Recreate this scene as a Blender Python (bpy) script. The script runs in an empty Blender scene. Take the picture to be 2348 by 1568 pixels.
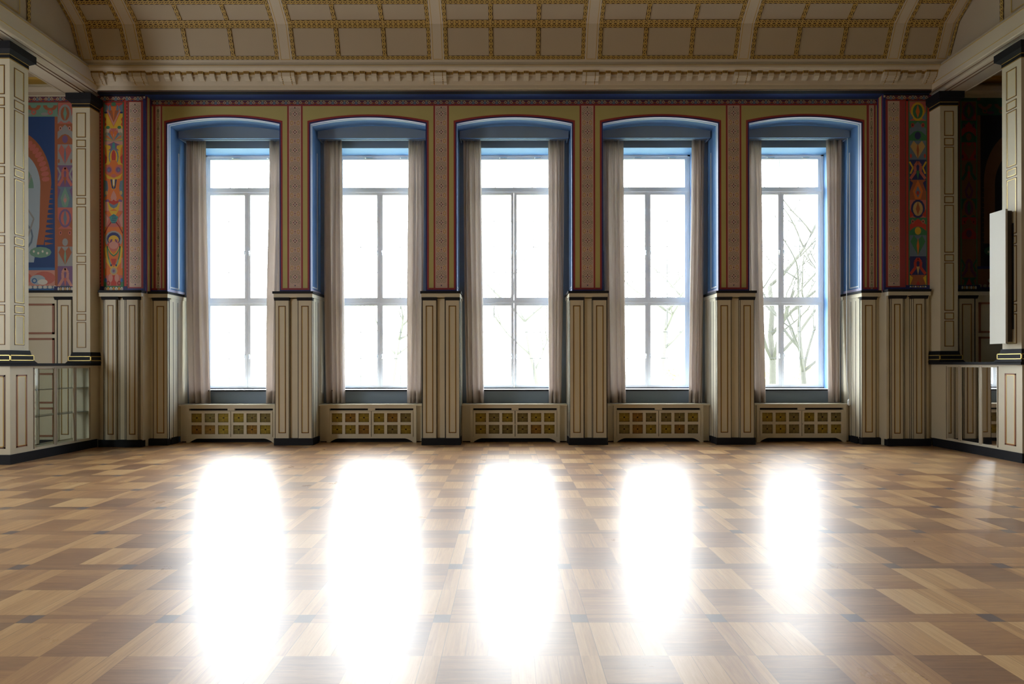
import bpy, math, random
from math import sin, cos, pi, sqrt
random.seed(7)
SC = bpy.context.scene
COL = SC.collection

# ------------------------------------------------------------------ materials
MATS = {}
def lin(c):
    return tuple((x/12.92 if x <= .04045 else ((x+.055)/1.055)**2.4) for x in c)
def mat(name, rgb, rough=.6, metal=0.0, var=0.0, scale=3.0, spec=.5, bump=0.0):
    """rgb in linear albedo"""
    if name in MATS: return MATS[name]
    m = bpy.data.materials.new(name); m.use_nodes = True
    nt = m.node_tree; b = nt.nodes['Principled BSDF']
    b.inputs['Base Color'].default_value = (*rgb, 1)
    b.inputs['Roughness'].default_value = rough
    b.inputs['Metallic'].default_value = metal
    b.inputs['Specular IOR Level'].default_value = spec
    if var or bump:
        tc = nt.nodes.new('ShaderNodeTexCoord')
        n = nt.nodes.new('ShaderNodeTexNoise'); n.inputs['Scale'].default_value = scale
        n.inputs['Detail'].default_value = 5
        nt.links.new(tc.outputs['Object'], n.inputs['Vector'])
        if var:
            mx = nt.nodes.new('ShaderNodeMix'); mx.data_type = 'RGBA'
            mx.inputs['A'].default_value = (*[c*(1-var) for c in rgb], 1)
            mx.inputs['B'].default_value = (*[min(1, c*(1+var)) for c in rgb], 1)
            nt.links.new(n.outputs['Fac'], mx.inputs['Factor'])
            nt.links.new(mx.outputs['Result'], b.inputs['Base Color'])
        if bump:
            bp = nt.nodes.new('ShaderNodeBump'); bp.inputs['Strength'].default_value = bump
            bp.inputs['Distance'].default_value = .01
            nt.links.new(n.outputs['Fac'], bp.inputs['Height'])
            nt.links.new(bp.outputs['Normal'], b.inputs['Normal'])
    MATS[name] = m
    return m

class NG:
    """tiny expression builder for math nodes"""
    def __init__(s, m):
        s.nt = m.node_tree
    def m(s, op, a, b=None, c=None):
        n = s.nt.nodes.new('ShaderNodeMath'); n.operation = op
        for i, v in enumerate((a, b, c)):
            if v is None: continue
            if isinstance(v, (int, float)): n.inputs[i].default_value = v
            else: s.nt.links.new(v, n.inputs[i])
        return n.outputs[0]
    def mix(s, f, a, b):
        n = s.nt.nodes.new('ShaderNodeMix'); n.data_type = 'RGBA'
        for key, v in (('Factor', f), ('A', a), ('B', b)):
            if isinstance(v, tuple): n.inputs[key].default_value = (*v, 1) if len(v) == 3 else v
            elif isinstance(v, (int, float)): n.inputs[key].default_value = v
            else: s.nt.links.new(v, n.inputs[key])
        return n.outputs['Result']
    def comb(s, x, y, z):
        n = s.nt.nodes.new('ShaderNodeCombineXYZ')
        for i, v in enumerate((x, y, z)):
            if isinstance(v, (int, float)): n.inputs[i].default_value = v
            else: s.nt.links.new(v, n.inputs[i])
        return n.outputs[0]

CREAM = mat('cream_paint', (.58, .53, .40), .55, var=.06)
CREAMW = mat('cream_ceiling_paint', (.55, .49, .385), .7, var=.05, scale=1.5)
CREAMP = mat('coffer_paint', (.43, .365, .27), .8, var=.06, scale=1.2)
SLATE = mat('slate_black_paint', (.013, .014, .018), .65, var=.15, spec=.22)
BROWN = mat('brown_line_paint', (.11, .045, .018), .5)
REDBR = mat('russet_line_paint', (.26, .10, .05), .5)
GOLD = mat('gold_paint', (.72, .55, .17), .38, metal=.35)
GOLDD = mat('old_gold_paint', (.50, .33, .07), .5, metal=.1)
YEL = mat('olive_yellow_paint', (.47, .42, .17), .75, var=.06)
RED = mat('crimson_paint', (.29, .035, .04), .6)
NAVY = mat('navy_paint', (.022, .028, .16), .6)
BLUE = mat('sky_blue_paint', (.13, .275, .53), .6, var=.06, scale=2)
BLUEC = mat('deep_blue_cove_paint', (.012, .040, .17), .6)
BLUEG = mat('blue_grey_paint', (.20, .27, .36), .55, var=.05)
LAV = mat('pale_lavender_paint', (.66, .66, .82), .6)
WHITEL = mat('white_line_paint', (.80, .86, .88), .6)
WHITE = mat('window_white_paint', (.88, .90, .90), .35)
DARK = mat('dark_void', (.006, .006, .007), .9)
STEEL = mat('polished_steel', (.7, .7, .7), .25, metal=1)
BARW = mat('glazing_bar_paint', (.14, .15, .15), .6)
BOXW = mat('white_painted_wood', (.52, .505, .44), .5)
PALETTE = {
 'red': (.50, .045, .03), 'dred': (.27, .025, .022), 'orange': (.66, .17, .03), 'yellow': (.68, .42, .03),
 'pink': (.58, .27, .22), 'rose': (.52, .14, .11), 'navy': (.025, .03, .14), 'blue': (.03, .13, .36), 'deep': (.012, .055, .21), 'slate': (.14, .20, .28),
 'green': (.045, .20, .09), 'dgreen': (.02, .085, .05), 'teal': (.06, .27, .27), 'violet': (.19, .10, .23),
 'grey': (.30, .30, .30), 'sand': (.47, .37, .27), 'pinksand': (.56, .40, .34), 'sage': (.25, .25, .18),
 'ochre': (.55, .36, .14), 'plum': (.11, .03, .07), 'white': (.68, .66, .60), 'pale': (.37, .46, .55), 'black': (.012, .010, .016),
 'rust': (.36, .11, .045), 'mint': (.17, .33, .25), 'brown': (.16, .07, .03)}
def pc(n): return mat('paint_'+n, tuple(c*(1 if n in ('sand', 'pinksand', 'sage') else .85) for c in PALETTE[n]), .65)

# guilloche braid material, needs UV (u metres along, v -1..1 across)
def braid_mat():
    m = bpy.data.materials.new('gilded_braid'); m.use_nodes = True
    g = NG(m); nt = m.node_tree; b = nt.nodes['Principled BSDF']
    uv = nt.nodes.new('ShaderNodeUVMap'); sp = nt.nodes.new('ShaderNodeSeparateXYZ')
    nt.links.new(uv.outputs[0], sp.inputs[0])
    u, v = sp.outputs[0], sp.outputs[1]
    per = .088
    s = g.m('MULTIPLY', g.m('SINE', g.m('MULTIPLY', u, 2*pi/per)), .18)
    top = g.m('ABSOLUTE', g.m('SUBTRACT', g.m('SUBTRACT', v, .50), s))
    bot = g.m('ABSOLUTE', g.m('ADD', g.m('ADD', v, .50), s))
    l1 = g.m('LESS_THAN', top, .21); l2 = g.m('LESS_THAN', bot, .21)
    # dot in the wide lens
    fu = g.m('SUBTRACT', g.m('FRACT', g.m('ADD', g.m('DIVIDE', u, per), .25)), .5)
    dd = g.m('ADD', g.m('MULTIPLY', g.m('POWER', g.m('ABSOLUTE', fu), 2), 30), g.m('MULTIPLY', g.m('MULTIPLY', v, v), 14))
    dot = g.m('LESS_THAN', dd, 1.0)
    f = g.m('MAXIMUM', g.m('MAXIMUM', l1, l2), dot)
    c = g.mix(f, (.045, .022, .006), (.60, .42, .12))
    nt.links.new(c, b.inputs['Base Color']); b.inputs['Roughness'].default_value = .5
    return m
BRAID = braid_mat()
def dots_mat(name, per, ca, cb):
    m = bpy.data.materials.new(name); m.use_nodes = True
    g = NG(m); nt = m.node_tree; b = nt.nodes['Principled BSDF']
    uv = nt.nodes.new('ShaderNodeUVMap'); sp = nt.nodes.new('ShaderNodeSeparateXYZ')
    nt.links.new(uv.outputs[0], sp.inputs[0])
    fu = g.m('FRACT', g.m('DIVIDE', sp.outputs[0], per))
    f = g.m('LESS_THAN', fu, .55)
    nt.links.new(g.mix(f, ca, cb), b.inputs['Base Color']); b.inputs['Roughness'].default_value = .55
    return m
DOTS = dots_mat('gold_dotted_line', .022, (.52, .42, .28), (.50, .30, .05))
BEADS = dots_mat('gilded_bead_row', .024, (.035, .015, .005), (.50, .30, .06))
BEADR = dots_mat('painted_bead_row', .026, (.016, .014, .02), (.20, .10, .06))

def floor_mat():
    m = bpy.data.materials.new('oak_parquet'); m.use_nodes = True
    g = NG(m); nt = m.node_tree; b = nt.nodes['Principled BSDF']
    geo = nt.nodes.new('ShaderNodeTexCoord'); sp = nt.nodes.new('ShaderNodeSeparateXYZ')
    nt.links.new(geo.outputs['Object'], sp.inputs[0])
    x, y = sp.outputs[0], sp.outputs[1]
    s = .805; hw = .048
    p = g.m('DIVIDE', g.m('SUBTRACT', x, .295-s*20), s)
    q = g.m('DIVIDE', g.m('SUBTRACT', y, 3.15-s*20), s)
    fx = g.m('FRACT', p); fy = g.m('FRACT', q)
    cx = g.m('FLOOR', p); cy = g.m('FLOOR', q)
    ax = g.m('SUBTRACT', g.m('FRACT', g.m('ADD', p, .5)), .5)
    ay = g.m('SUBTRACT', g.m('FRACT', g.m('ADD', q, .5)), .5)
    inx = g.m('LESS_THAN', g.m('ABSOLUTE', ax), hw/s)
    iny = g.m('LESS_THAN', g.m('ABSOLUTE', ay), hw/s)
    a = g.m('DIVIDE', g.m('SUBTRACT', fx, hw/s), 1-2*hw/s)
    bb = g.m('DIVIDE', g.m('SUBTRACT', fy, hw/s), 1-2*hw/s)
    ia = g.m('FLOOR', g.m('MULTIPLY', a, 2)); ib = g.m('FLOOR', g.m('MULTIPLY', bb, 2))
    par = g.m('MODULO', g.m('ADD', g.m('ADD', ia, ib), 4), 2)      # 1: boards along Y
    par = g.m('MULTIPLY', par, g.m('SUBTRACT', 1, iny))
    par = g.m('MAXIMUM', par, g.m('MULTIPLY', inx, g.m('SUBTRACT', 1, iny)))
    NB = 6
    ka = g.m('FLOOR', g.m('MULTIPLY', a, NB)); kb = g.m('FLOOR', g.m('MULTIPLY', bb, NB))
    strip = g.m('MAXIMUM', inx, iny)
    ka = g.m('MULTIPLY', ka, g.m('SUBTRACT', 1, strip)); kb = g.m('MULTIPLY', kb, g.m('SUBTRACT', 1, strip))
    k = g.m('ADD', g.m('MULTIPLY', ka, par), g.m('MULTIPLY', kb, g.m('SUBTRACT', 1, par)))
    wn = nt.nodes.new('ShaderNodeTexWhiteNoise'); wn.noise_dimensions = '3D'
    rcx = g.m('ROUND', p); rcy = g.m('ROUND', q)
    # ids: strips use rounded cells on their axis
    idx = g.m('ADD', g.m('MULTIPLY', rcx, inx), g.m('MULTIPLY', cx, g.m('SUBTRACT', 1, inx)))
    idy = g.m('ADD', g.m('MULTIPLY', rcy, iny), g.m('MULTIPLY', cy, g.m('SUBTRACT', 1, iny)))
    sid = g.m('ADD', g.m('MULTIPLY', g.m('ADD', ia, g.m('MULTIPLY', ib, 2)), g.m('SUBTRACT', 1, strip)), g.m('ADD', g.m('MULTIPLY', k, 7), g.m('MULTIPLY', par, 131)))
    nt.links.new(g.comb(idx, idy, sid), wn.inputs['Vector'])
    r = wn.outputs['Value']
    # grain
    v1 = g.comb(g.m('MULTIPLY', x, 3.0), g.m('MULTIPLY', y, 42), r)
    v2 = g.comb(g.m('MULTIPLY', x, 42), g.m('MULTIPLY', y, 3.0), r)
    n1 = nt.nodes.new('ShaderNodeTexNoise'); n1.inputs['Detail'].default_value = 6; n1.inputs['Scale'].default_value = 1
    n1.inputs['Roughness'].default_value = .7; n1.inputs['Distortion'].default_value = 1.2
    mv = nt.nodes.new('ShaderNodeMix'); mv.data_type = 'VECTOR'
    nt.links.new(par, mv.inputs['Factor'])
    nt.links.new(v1, mv.inputs[4]); nt.links.new(v2, mv.inputs[5])
    off = nt.nodes.new('ShaderNodeVectorMath'); off.operation = 'ADD'
    nt.links.new(mv.outputs[1], off.inputs[0]); nt.links.new(g.comb(g.m('MULTIPLY', r, 37), g.m('MULTIPLY', r, 91), 0), off.inputs[1])
    nt.links.new(off.outputs[0], n1.inputs['Vector'])
    # tone: board random, direction-dependent sheen painted in, grain
    wb = nt.nodes.new('ShaderNodeTexWhiteNoise'); wb.noise_dimensions = '3D'
    nt.links.new(g.comb(idx, idy, g.m('ADD', ia, g.m('MULTIPLY', ib, 3))), wb.inputs['Vector'])
    t = g.m('ADD', g.m('MULTIPLY', r, .30), g.m('MULTIPLY', par, .38))
    t = g.m('ADD', t, g.m('MULTIPLY', wb.outputs['Value'], .28))
    t = g.m('ADD', t, g.m('MULTIPLY', g.m('SUBTRACT', n1.outputs['Fac'], .5), .9))
    cr = nt.nodes.new('ShaderNodeValToRGB'); e = cr.color_ramp.elements
    e[0].position = 0.0; e[0].color = (.19, .092, .045, 1)
    e[1].position = 1.0; e[1].color = (.66, .43, .20, 1)
    z = e.new(.42); z.color = (.37, .188, .078, 1)
    z = e.new(.72); z.color = (.54, .31, .125, 1)
    nt.links.new(t, cr.inputs[0])
    c = cr.outputs[0]
    corner = g.m('MULTIPLY', inx, iny)
    c = g.mix(corner, c, (.13, .09, .085))
    # worn lighter patches, broad
    n2 = nt.nodes.new('ShaderNodeTexNoise'); n2.inputs['Scale'].default_value = .55; n2.inputs['Detail'].default_value = 4
    nt.links.new(geo.outputs['Object'], n2.inputs['Vector'])
    w = g.m('MULTIPLY', g.m('SUBTRACT', n2.outputs['Fac'], .45), 1.1)
    w = g.m('MAXIMUM', g.m('MINIMUM', w, .22), 0)
    c = g.mix(w, c, (.66, .50, .30))
    # seams
    def seam(f, n, width):
        ff = g.m('ABSOLUTE', g.m('SUBTRACT', g.m('FRACT', g.m('ADD', g.m('MULTIPLY', f, n), .5)), .5))
        return g.m('LESS_THAN', ff, width)
    sa = g.m('MULTIPLY', seam(a, NB, .010), par)
    sb = g.m('MULTIPLY', seam(bb, NB, .010), g.m('SUBTRACT', 1, par))
    ss = g.m('MULTIPLY', g.m('MAXIMUM', sa, sb), g.m('SUBTRACT', 1, strip))
    ed = g.m('MAXIMUM', g.m('LESS_THAN', g.m('ABSOLUTE', g.m('SUBTRACT', g.m('ABSOLUTE', ax), hw/s)), .0025),
             g.m('LESS_THAN', g.m('ABSOLUTE', g.m('SUBTRACT', g.m('ABSOLUTE', ay), hw/s)), .0025))
    ss = g.m('MULTIPLY', g.m('MAXIMUM', ss, ed), .55)
    c = g.mix(ss, c, (.07, .035, .02))
    nt.links.new(c, b.inputs['Base Color'])
    n3 = nt.nodes.new('ShaderNodeTexNoise'); n3.inputs['Scale'].default_value = 1.4; n3.inputs['Detail'].default_value = 8
    n3.inputs['Roughness'].default_value = .7
    nt.links.new(geo.outputs['Object'], n3.inputs['Vector'])
    ro = g.m('ADD', .21, g.m('MULTIPLY', n3.outputs['Fac'], .18))
    nt.links.new(ro, b.inputs['Coat Roughness']); b.inputs['Coat Weight'].default_value = .75; b.inputs['Coat IOR'].default_value = 1.5
    b.inputs['Roughness'].default_value = .42
    b.inputs['IOR'].default_value = 1.55
    bp = nt.nodes.new('ShaderNodeBump'); bp.inputs['Strength'].default_value = .10; bp.inputs['Distance'].default_value = .004
    hgt = g.m('ADD', n1.outputs['Fac'], g.m('MULTIPLY', ss, -1))
    nt.links.new(hgt, bp.inputs['Height']); nt.links.new(bp.outputs[0], b.inputs['Normal'])
    return m

def glass_mat(name, tint, veil, gloss):
    m = bpy.data.materials.new(name); m.use_nodes = True
    nt = m.node_tree; nt.nodes.clear()
    out = nt.nodes.new('ShaderNodeOutputMaterial')
    tr = nt.nodes.new('ShaderNodeBsdfTransparent'); tr.inputs[0].default_value = (*tint, 1)
    tl = nt.nodes.new('ShaderNodeBsdfTranslucent'); tl.inputs[0].default_value = (.95, .97, .97, 1)
    gl = nt.nodes.new('ShaderNodeBsdfGlossy'); gl.inputs['Roughness'].default_value = .03
    m1 = nt.nodes.new('ShaderNodeMixShader'); m1.inputs[0].default_value = veil
    nt.links.new(tr.outputs[0], m1.inputs[1]); nt.links.new(tl.outputs[0], m1.inputs[2])
    fr = nt.nodes.new('ShaderNodeFresnel'); fr.inputs[0].default_value = 1.45
    mm = nt.nodes.new('ShaderNodeMath'); mm.operation = 'MULTIPLY'; mm.inputs[1].default_value = gloss
    nt.links.new(fr.outputs[0], mm.inputs[0])
    m2 = nt.nodes.new('ShaderNodeMixShader'); nt.links.new(mm.outputs[0], m2.inputs[0])
    nt.links.new(m1.outputs[0], m2.inputs[1]); nt.links.new(gl.outputs[0], m2.inputs[2])
    nt.links.new(m2.outputs[0], out.inputs[0])
    return m
PANE = glass_mat('glare_veiled_window_glass', (.97, .98, .98), .015, .7)  # small translucent share puts a glare veil into the panes
VITR = glass_mat('clear_cabinet_glass', (.90, .95, .92), .0, 1.0)
SHELFG = glass_mat('glass_shelf', (.80, .90, .86), .6, 1.0)

def curtain_mat():
    m = bpy.data.materials.new('taupe_curtain_cloth'); m.use_nodes = True
    nt = m.node_tree; b = nt.nodes['Principled BSDF']
    b.inputs['Base Color'].default_value = (.58, .505, .455, 1)
    b.inputs['Roughness'].default_value = .75
    b.inputs['Sheen Weight'].default_value = .25
    tl = nt.nodes.new('ShaderNodeBsdfTranslucent'); tl.inputs[0].default_value = (.62, .57, .53, 1)
    mx = nt.nodes.new('ShaderNodeMixShader'); mx.inputs[0].default_value = .38
    tc = nt.nodes.new('ShaderNodeTexCoord'); mp = nt.nodes.new('ShaderNodeMapping')
    mp.inputs['Scale'].default_value = (260, 260, 60)
    n = nt.nodes.new('ShaderNodeTexNoise'); n.inputs['Scale'].default_value = 1
    nt.links.new(tc.outputs['Object'], mp.inputs[0]); nt.links.new(mp.outputs[0], n.inputs['Vector'])
    bp = nt.nodes.new('ShaderNodeBump'); bp.inputs['Strength'].default_value = .12; bp.inputs['Distance'].default_value = .002
    nt.links.new(n.outputs['Fac'], bp.inputs['Height']); nt.links.new(bp.outputs[0], b.inputs['Normal'])
    out = nt.nodes['Material Output']
    nt.links.new(b.outputs[0], mx.inputs[1]); nt.links.new(tl.outputs[0], mx.inputs[2]); nt.links.new(mx.outputs[0], out.inputs[0])
    return m
CURT = curtain_mat()

# ------------------------------------------------------------------ mesh builder
class MB:
    def __init__(s, o=(0, 0, 0)):
        s.v = []; s.f = []; s.mi = []; s.uv = []; s.mats = []; s.o = o; s.hasuv = False; s.sm = []
    def mid(s, m):
        if m not in s.mats: s.mats.append(m)
        return s.mats.index(m)
    def face(s, pts, m, uv=None, smooth=False):
        i0 = len(s.v)
        s.v += [(p[0]-s.o[0], p[1]-s.o[1], p[2]-s.o[2]) for p in pts]
        s.f.append(tuple(range(i0, i0+len(pts)))); s.mi.append(s.mid(m)); s.sm.append(smooth)
        if uv: s.hasuv = True
        s.uv.append(uv or [(0, 0)]*len(pts))
    def box(s, x0, x1, y0, y1, z0, z1, m, front=None, side=None, top=None):
        if x0 > x1: x0, x1 = x1, x0
        if y0 > y1: y0, y1 = y1, y0
        if z0 > z1: z0, z1 = z1, z0
        P = lambda a, b, c: (a, b, c)
        s.face([P(x0,y0,z0),P(x1,y0,z0),P(x1,y0,z1),P(x0,y0,z1)], front or m)     # -Y
        s.face([P(x1,y1,z0),P(x0,y1,z0),P(x0,y1,z1),P(x1,y1,z1)], m)
        s.face([P(x0,y1,z0),P(x0,y0,z0),P(x0,y0,z1),P(x0,y1,z1)], side or m)
        s.face([P(x1,y0,z0),P(x1,y1,z0),P(x1,y1,z1),P(x1,y0,z1)], side or m)
        s.face([P(x0,y0,z1),P(x1,y0,z1),P(x1,y1,z1),P(x0,y1,z1)], top or m)
        s.face([P(x0,y1,z0),P(x1,y1,z0),P(x1,y0,z0),P(x0,y0,z0)], top or m)
    def prism_y(s, poly, y0, y1, m, side=None, smooth=False):
        """poly (x,z) ccw seen from -Y"""
        n = len(poly)
        s.face([(x, y0, z) for x, z in poly], m)
        s.face([(x, y1, z) for x, z in reversed(poly)], m)
        for i in range(n):
            a, b = poly[i], poly[(i+1) % n]
            s.face([(a[0], y1, a[1]), (b[0], y1, b[1]), (b[0], y0, b[1]), (a[0], y0, a[1])], side or m, smooth=False)
    def prism_x(s, prof, x0, x1, m, mats=None):
        """prof (y,z) closed, extruded along x"""
        n = len(prof)
        s.face([(x0, y, z) for y, z in prof], m); s.face([(x1, y, z) for y, z in reversed(prof)], m)
        for i in range(n):
            a, b = prof[i], prof[(i+1) % n]
            s.face([(x0, a[0], a[1]), (x1, a[0], a[1]), (x1, b[0], b[1]), (x0, b[0], b[1])], (mats[i] if mats and mats[i] else m))
    def sheet_x(s, prof, x0, x1, mats, uvdots=()):
        for i in range(len(prof)-1):
            a, b = prof[i], prof[i+1]
            mt = mats[i] if isinstance(mats, (list, tuple)) else mats
            s.face([(x0, a[0], a[1]), (x1, a[0], a[1]), (x1, b[0], b[1]), (x0, b[0], b[1])], mt, uv=[(x0, -1), (x1, -1), (x1, 1), (x0, 1)])
    def sheet_y(s, prof, y0, y1, mats):
        for i in range(len(prof)-1):
            a, b = prof[i], prof[i+1]
            mt = mats[i] if isinstance(mats, (list, tuple)) else mats
            s.face([(a[0], y0, a[1]), (a[0], y1, a[1]), (b[0], y1, b[1]), (b[0], y0, b[1])], mt, uv=[(y0, -1), (y1, -1), (y1, 1), (y0, 1)])
    def tube(s, pts, r, m, n=8, smooth=True):
        from mathutils import Vector
        rr = r if isinstance(r, (list, tuple)) else [r]*len(pts)
        rings = []
        for i, p in enumerate(pts):
            p = Vector(p); d = (Vector(pts[min(i+1, len(pts)-1)])-Vector(pts[max(i-1, 0)])).normalized()
            up = Vector((0, 0, 1)) if abs(d.z) < .9 else Vector((1, 0, 0))
            a = d.cross(up).normalized(); b = d.cross(a)
            rings.append([p+a*rr[i]*cos(2*pi*k/n)+b*rr[i]*sin(2*pi*k/n) for k in range(n)])
        base = len(s.v)
        for R in rings: s.v += [tuple(q[j]-s.o[j] for j in range(3)) for q in R]
        mi = s.mid(m)
        for i in range(len(rings)-1):
            for k in range(n):
                s.f.append((base+i*n+k, base+i*n+(k+1) % n, base+(i+1)*n+(k+1) % n, base+(i+1)*n+k)); s.mi.append(mi); s.uv.append([(0, 0)]*4); s.sm.append(smooth)
        s.f.append(tuple(base+k for k in range(n))[::-1]); s.mi.append(mi); s.uv.append([(0, 0)]*n); s.sm.append(False)
        s.f.append(tuple(base+(len(rings)-1)*n+k for k in range(n))); s.mi.append(mi); s.uv.append([(0, 0)]*n); s.sm.append(False)
    def build(s, name, parent=None, loc=None):
        me = bpy.data.meshes.new(name)
        me.from_pydata(s.v, [], s.f)
        for m in s.mats: me.materials.append(m)
        me.polygons.foreach_set('material_index', s.mi)
        me.polygons.foreach_set('use_smooth', s.sm)
        if s.hasuv:
            ul = me.uv_layers.new(name='UVMap'); k = 0
            for f in s.uv:
                for u in f:
                    ul.data[k].uv = u; k += 1
        me.validate(); me.update()
        o = bpy.data.objects.new(name, me); COL.objects.link(o)
        if parent is not None: o.parent = parent
        else: o.location = s.o
        return o

def empty(name, loc, label=None, cat=None, group=None, kind=None):
    o = bpy.data.objects.new(name, None); COL.objects.link(o); o.location = loc; o.empty_display_size = .1
    tag(o, label, cat, group, kind); return o
def tag(o, label=None, cat=None, group=None, kind=None):
    if label: o['label'] = label
    if cat: o['category'] = cat
    if group: o['group'] = group
    if kind: o['kind'] = kind
    return o
def bevel(o, w=.004, seg=1):
    md = o.modifiers.new('bevel', 'BEVEL'); md.width = w; md.segments = seg; md.limit_method = 'ANGLE'; md.angle_limit = 1.0
    return o
def weld(o):
    md = o.modifiers.new('weld', 'WELD'); md.merge_threshold = .0002; return o

# ------------------------------------------------------------------ key dimensions
YM = 9.89      # central window wall plane
YO = 9.72      # outer bays and aisle walls
YD = YM-.08    # wainscot front
YDO = YO-.08
YB = 10.42     # back of the window niches
YW = 10.83     # window plane
XC = 6.69      # step between centre and outer bays
XA = 7.52      # arcade plane
XOUT = 10.6    # outer walls of aisles
ZC = 2.80      # top of wainscot
ZS, ZK = 5.912, 6.028   # niche arch: spring, crown
ZT = 6.36
YREAR = -5.0
PIER = [-4.043, -1.3475, 1.3475, 4.043]
PH = .285
OPEN = [(-6.40, PIER[0]-PH), (PIER[0]+PH, PIER[1]-PH), (PIER[1]+PH, PIER[2]-PH), (PIER[2]+PH, PIER[3]-PH), (PIER[3]+PH, 6.40)]
MULL = [-5.36, -2.695, 0.0, 2.695, 5.375]
def arch(x0, x1, zs, zk, n=20):
    c = (x0+x1)/2; h = (x1-x0)/2; r = zk-zs
    R = (h*h+r*r)/(2*r); zc = zk-R
    return [(x0+(x1-x0)*i/n, zc+sqrt(R*R-(x0+(x1-x0)*i/n-c)**2)) for i in range(n+1)]

# ------------------------------------------------------------------ floor
f = MB()
f.face([(-XOUT, YREAR, 0), (XOUT, YREAR, 0), (XOUT, 11.2, 0), (-XOUT, 11.2, 0)], floor_mat())
tag(f.build('floor'), kind='structure', label='polished oak parquet floor')

# ------------------------------------------------------------------ window wall
w = MB()
# piers between windows
for px in PIER:
    w.box(px-PH, px+PH, YM, YB, 0, ZT+.0, BLUE, front=YEL, side=BLUE)
# outer bits of centre bay
for s in (-1, 1):
    w.box(s*6.40, s*XC, YM, YB, 0, ZT, YEL, front=YEL, side=BLUE)
    w.box(s*XC, s*XOUT, YO, YB, 0, ZT+.4, CREAM, front=CREAM)
# arches
for (x0, x1) in OPEN:
    A = arch(x0, x1, ZS, ZK)
    for i in range(len(A)-1):
        a, b = A[i], A[i+1]
        w.face([(a[0], YM, a[1]), (b[0], YM, b[1]), (b[0], YM, ZT), (a[0], YM, ZT)], YEL)
        w.face([(a[0], YB, a[1]), (b[0], YB, b[1]), (b[0], YM, b[1]), (a[0], YM, a[1])], BLUE)
# back of niches with window holes, down to outside
ZW0, ZW1 = .985, 5.675
HW = .845
xs = [-XOUT]
for mx in MULL: xs += [mx-HW, mx+HW]
xs.append(XOUT)
for i in range(0, len(xs), 2):
    w.box(xs[i], xs[i+1], YB, 11.05, 0, 8.7, BLUEG, side=BLUE)
for mx in MULL:
    w.box(mx-HW, mx+HW, YB, 11.05, ZW1, 8.7, BLUEG, top=BLUE)
    w.box(mx-HW, mx+HW, YB, 11.05, 0, ZW0-.03, BLUEG)
w.box(-XOUT, XOUT, YM+.0, YB, ZT+.05, 6.75, CREAMW)
tag(w.build('wall_north'), kind='structure', label='painted window wall with five deep arched niches')

# painted lines round the niches
def offset_path(x0, x1, d):
    """outline of the niche opening grown by d, from left foot over the arch to right foot"""
    A = arch(x0, x1, ZS, ZK)
    pts = [(x0-d, ZC+.02)]
    for i, (x, z) in enumerate(A):
        u = (x-(x0+x1)/2)/((x1-x0)/2)
        pts.append((x+u*d, z+d))
    pts.append((x1+d, ZC+.02))
    return pts
for k, (x0, x1) in enumerate(OPEN):
    b = MB()
    for (d0, d1, m) in ((0, .022, NAVY), (.022, .055, RED)):
        p0, p1 = offset_path(x0, x1, d0), offset_path(x0, x1, d1)
        for i in range(len(p0)-1):
            b.face([(p1[i][0], YM-.002, p1[i][1]), (p0[i][0], YM-.002, p0[i][1]), (p0[i+1][0], YM-.002, p0[i+1][1]), (p1[i+1][0], YM-.002, p1[i+1][1])], m)
    for (y0, y1, m) in ((0, .045, LAV), (.045, .065, BLUEG), (.068, .092, WHITEL)):
        p = offset_path(x0, x1, -.002)
        for i in range(len(p)-1):
            if m is BLUEG: continue
            b.face([(p[i][0], YM+y0, p[i][1]), (p[i+1][0], YM+y0, p[i+1][1]), (p[i+1][0], YM+y1, p[i+1][1]), (p[i][0], YM+y1, p[i][1])], m)
    for sx, e in ((1, x0), (-1, x1)):
        for za, zb, ya, yb, m in ((ZC+.02, ZC+.075, 0, .53, LAV), (ZC+.10, ZC+.125, .07, .36, WHITEL), (ZC+.10, 5.5, .33, .36, WHITEL)):
            X = e+sx*.003
            b.face([(X, YM+ya, za), (X, YM+yb, za), (X, YM+yb, zb), (X, YM+ya, zb)], m)
    o = b.build('trim_%d' % (k+1)); tag(o, kind='structure', label='painted red, navy and white lines round niche')

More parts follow.
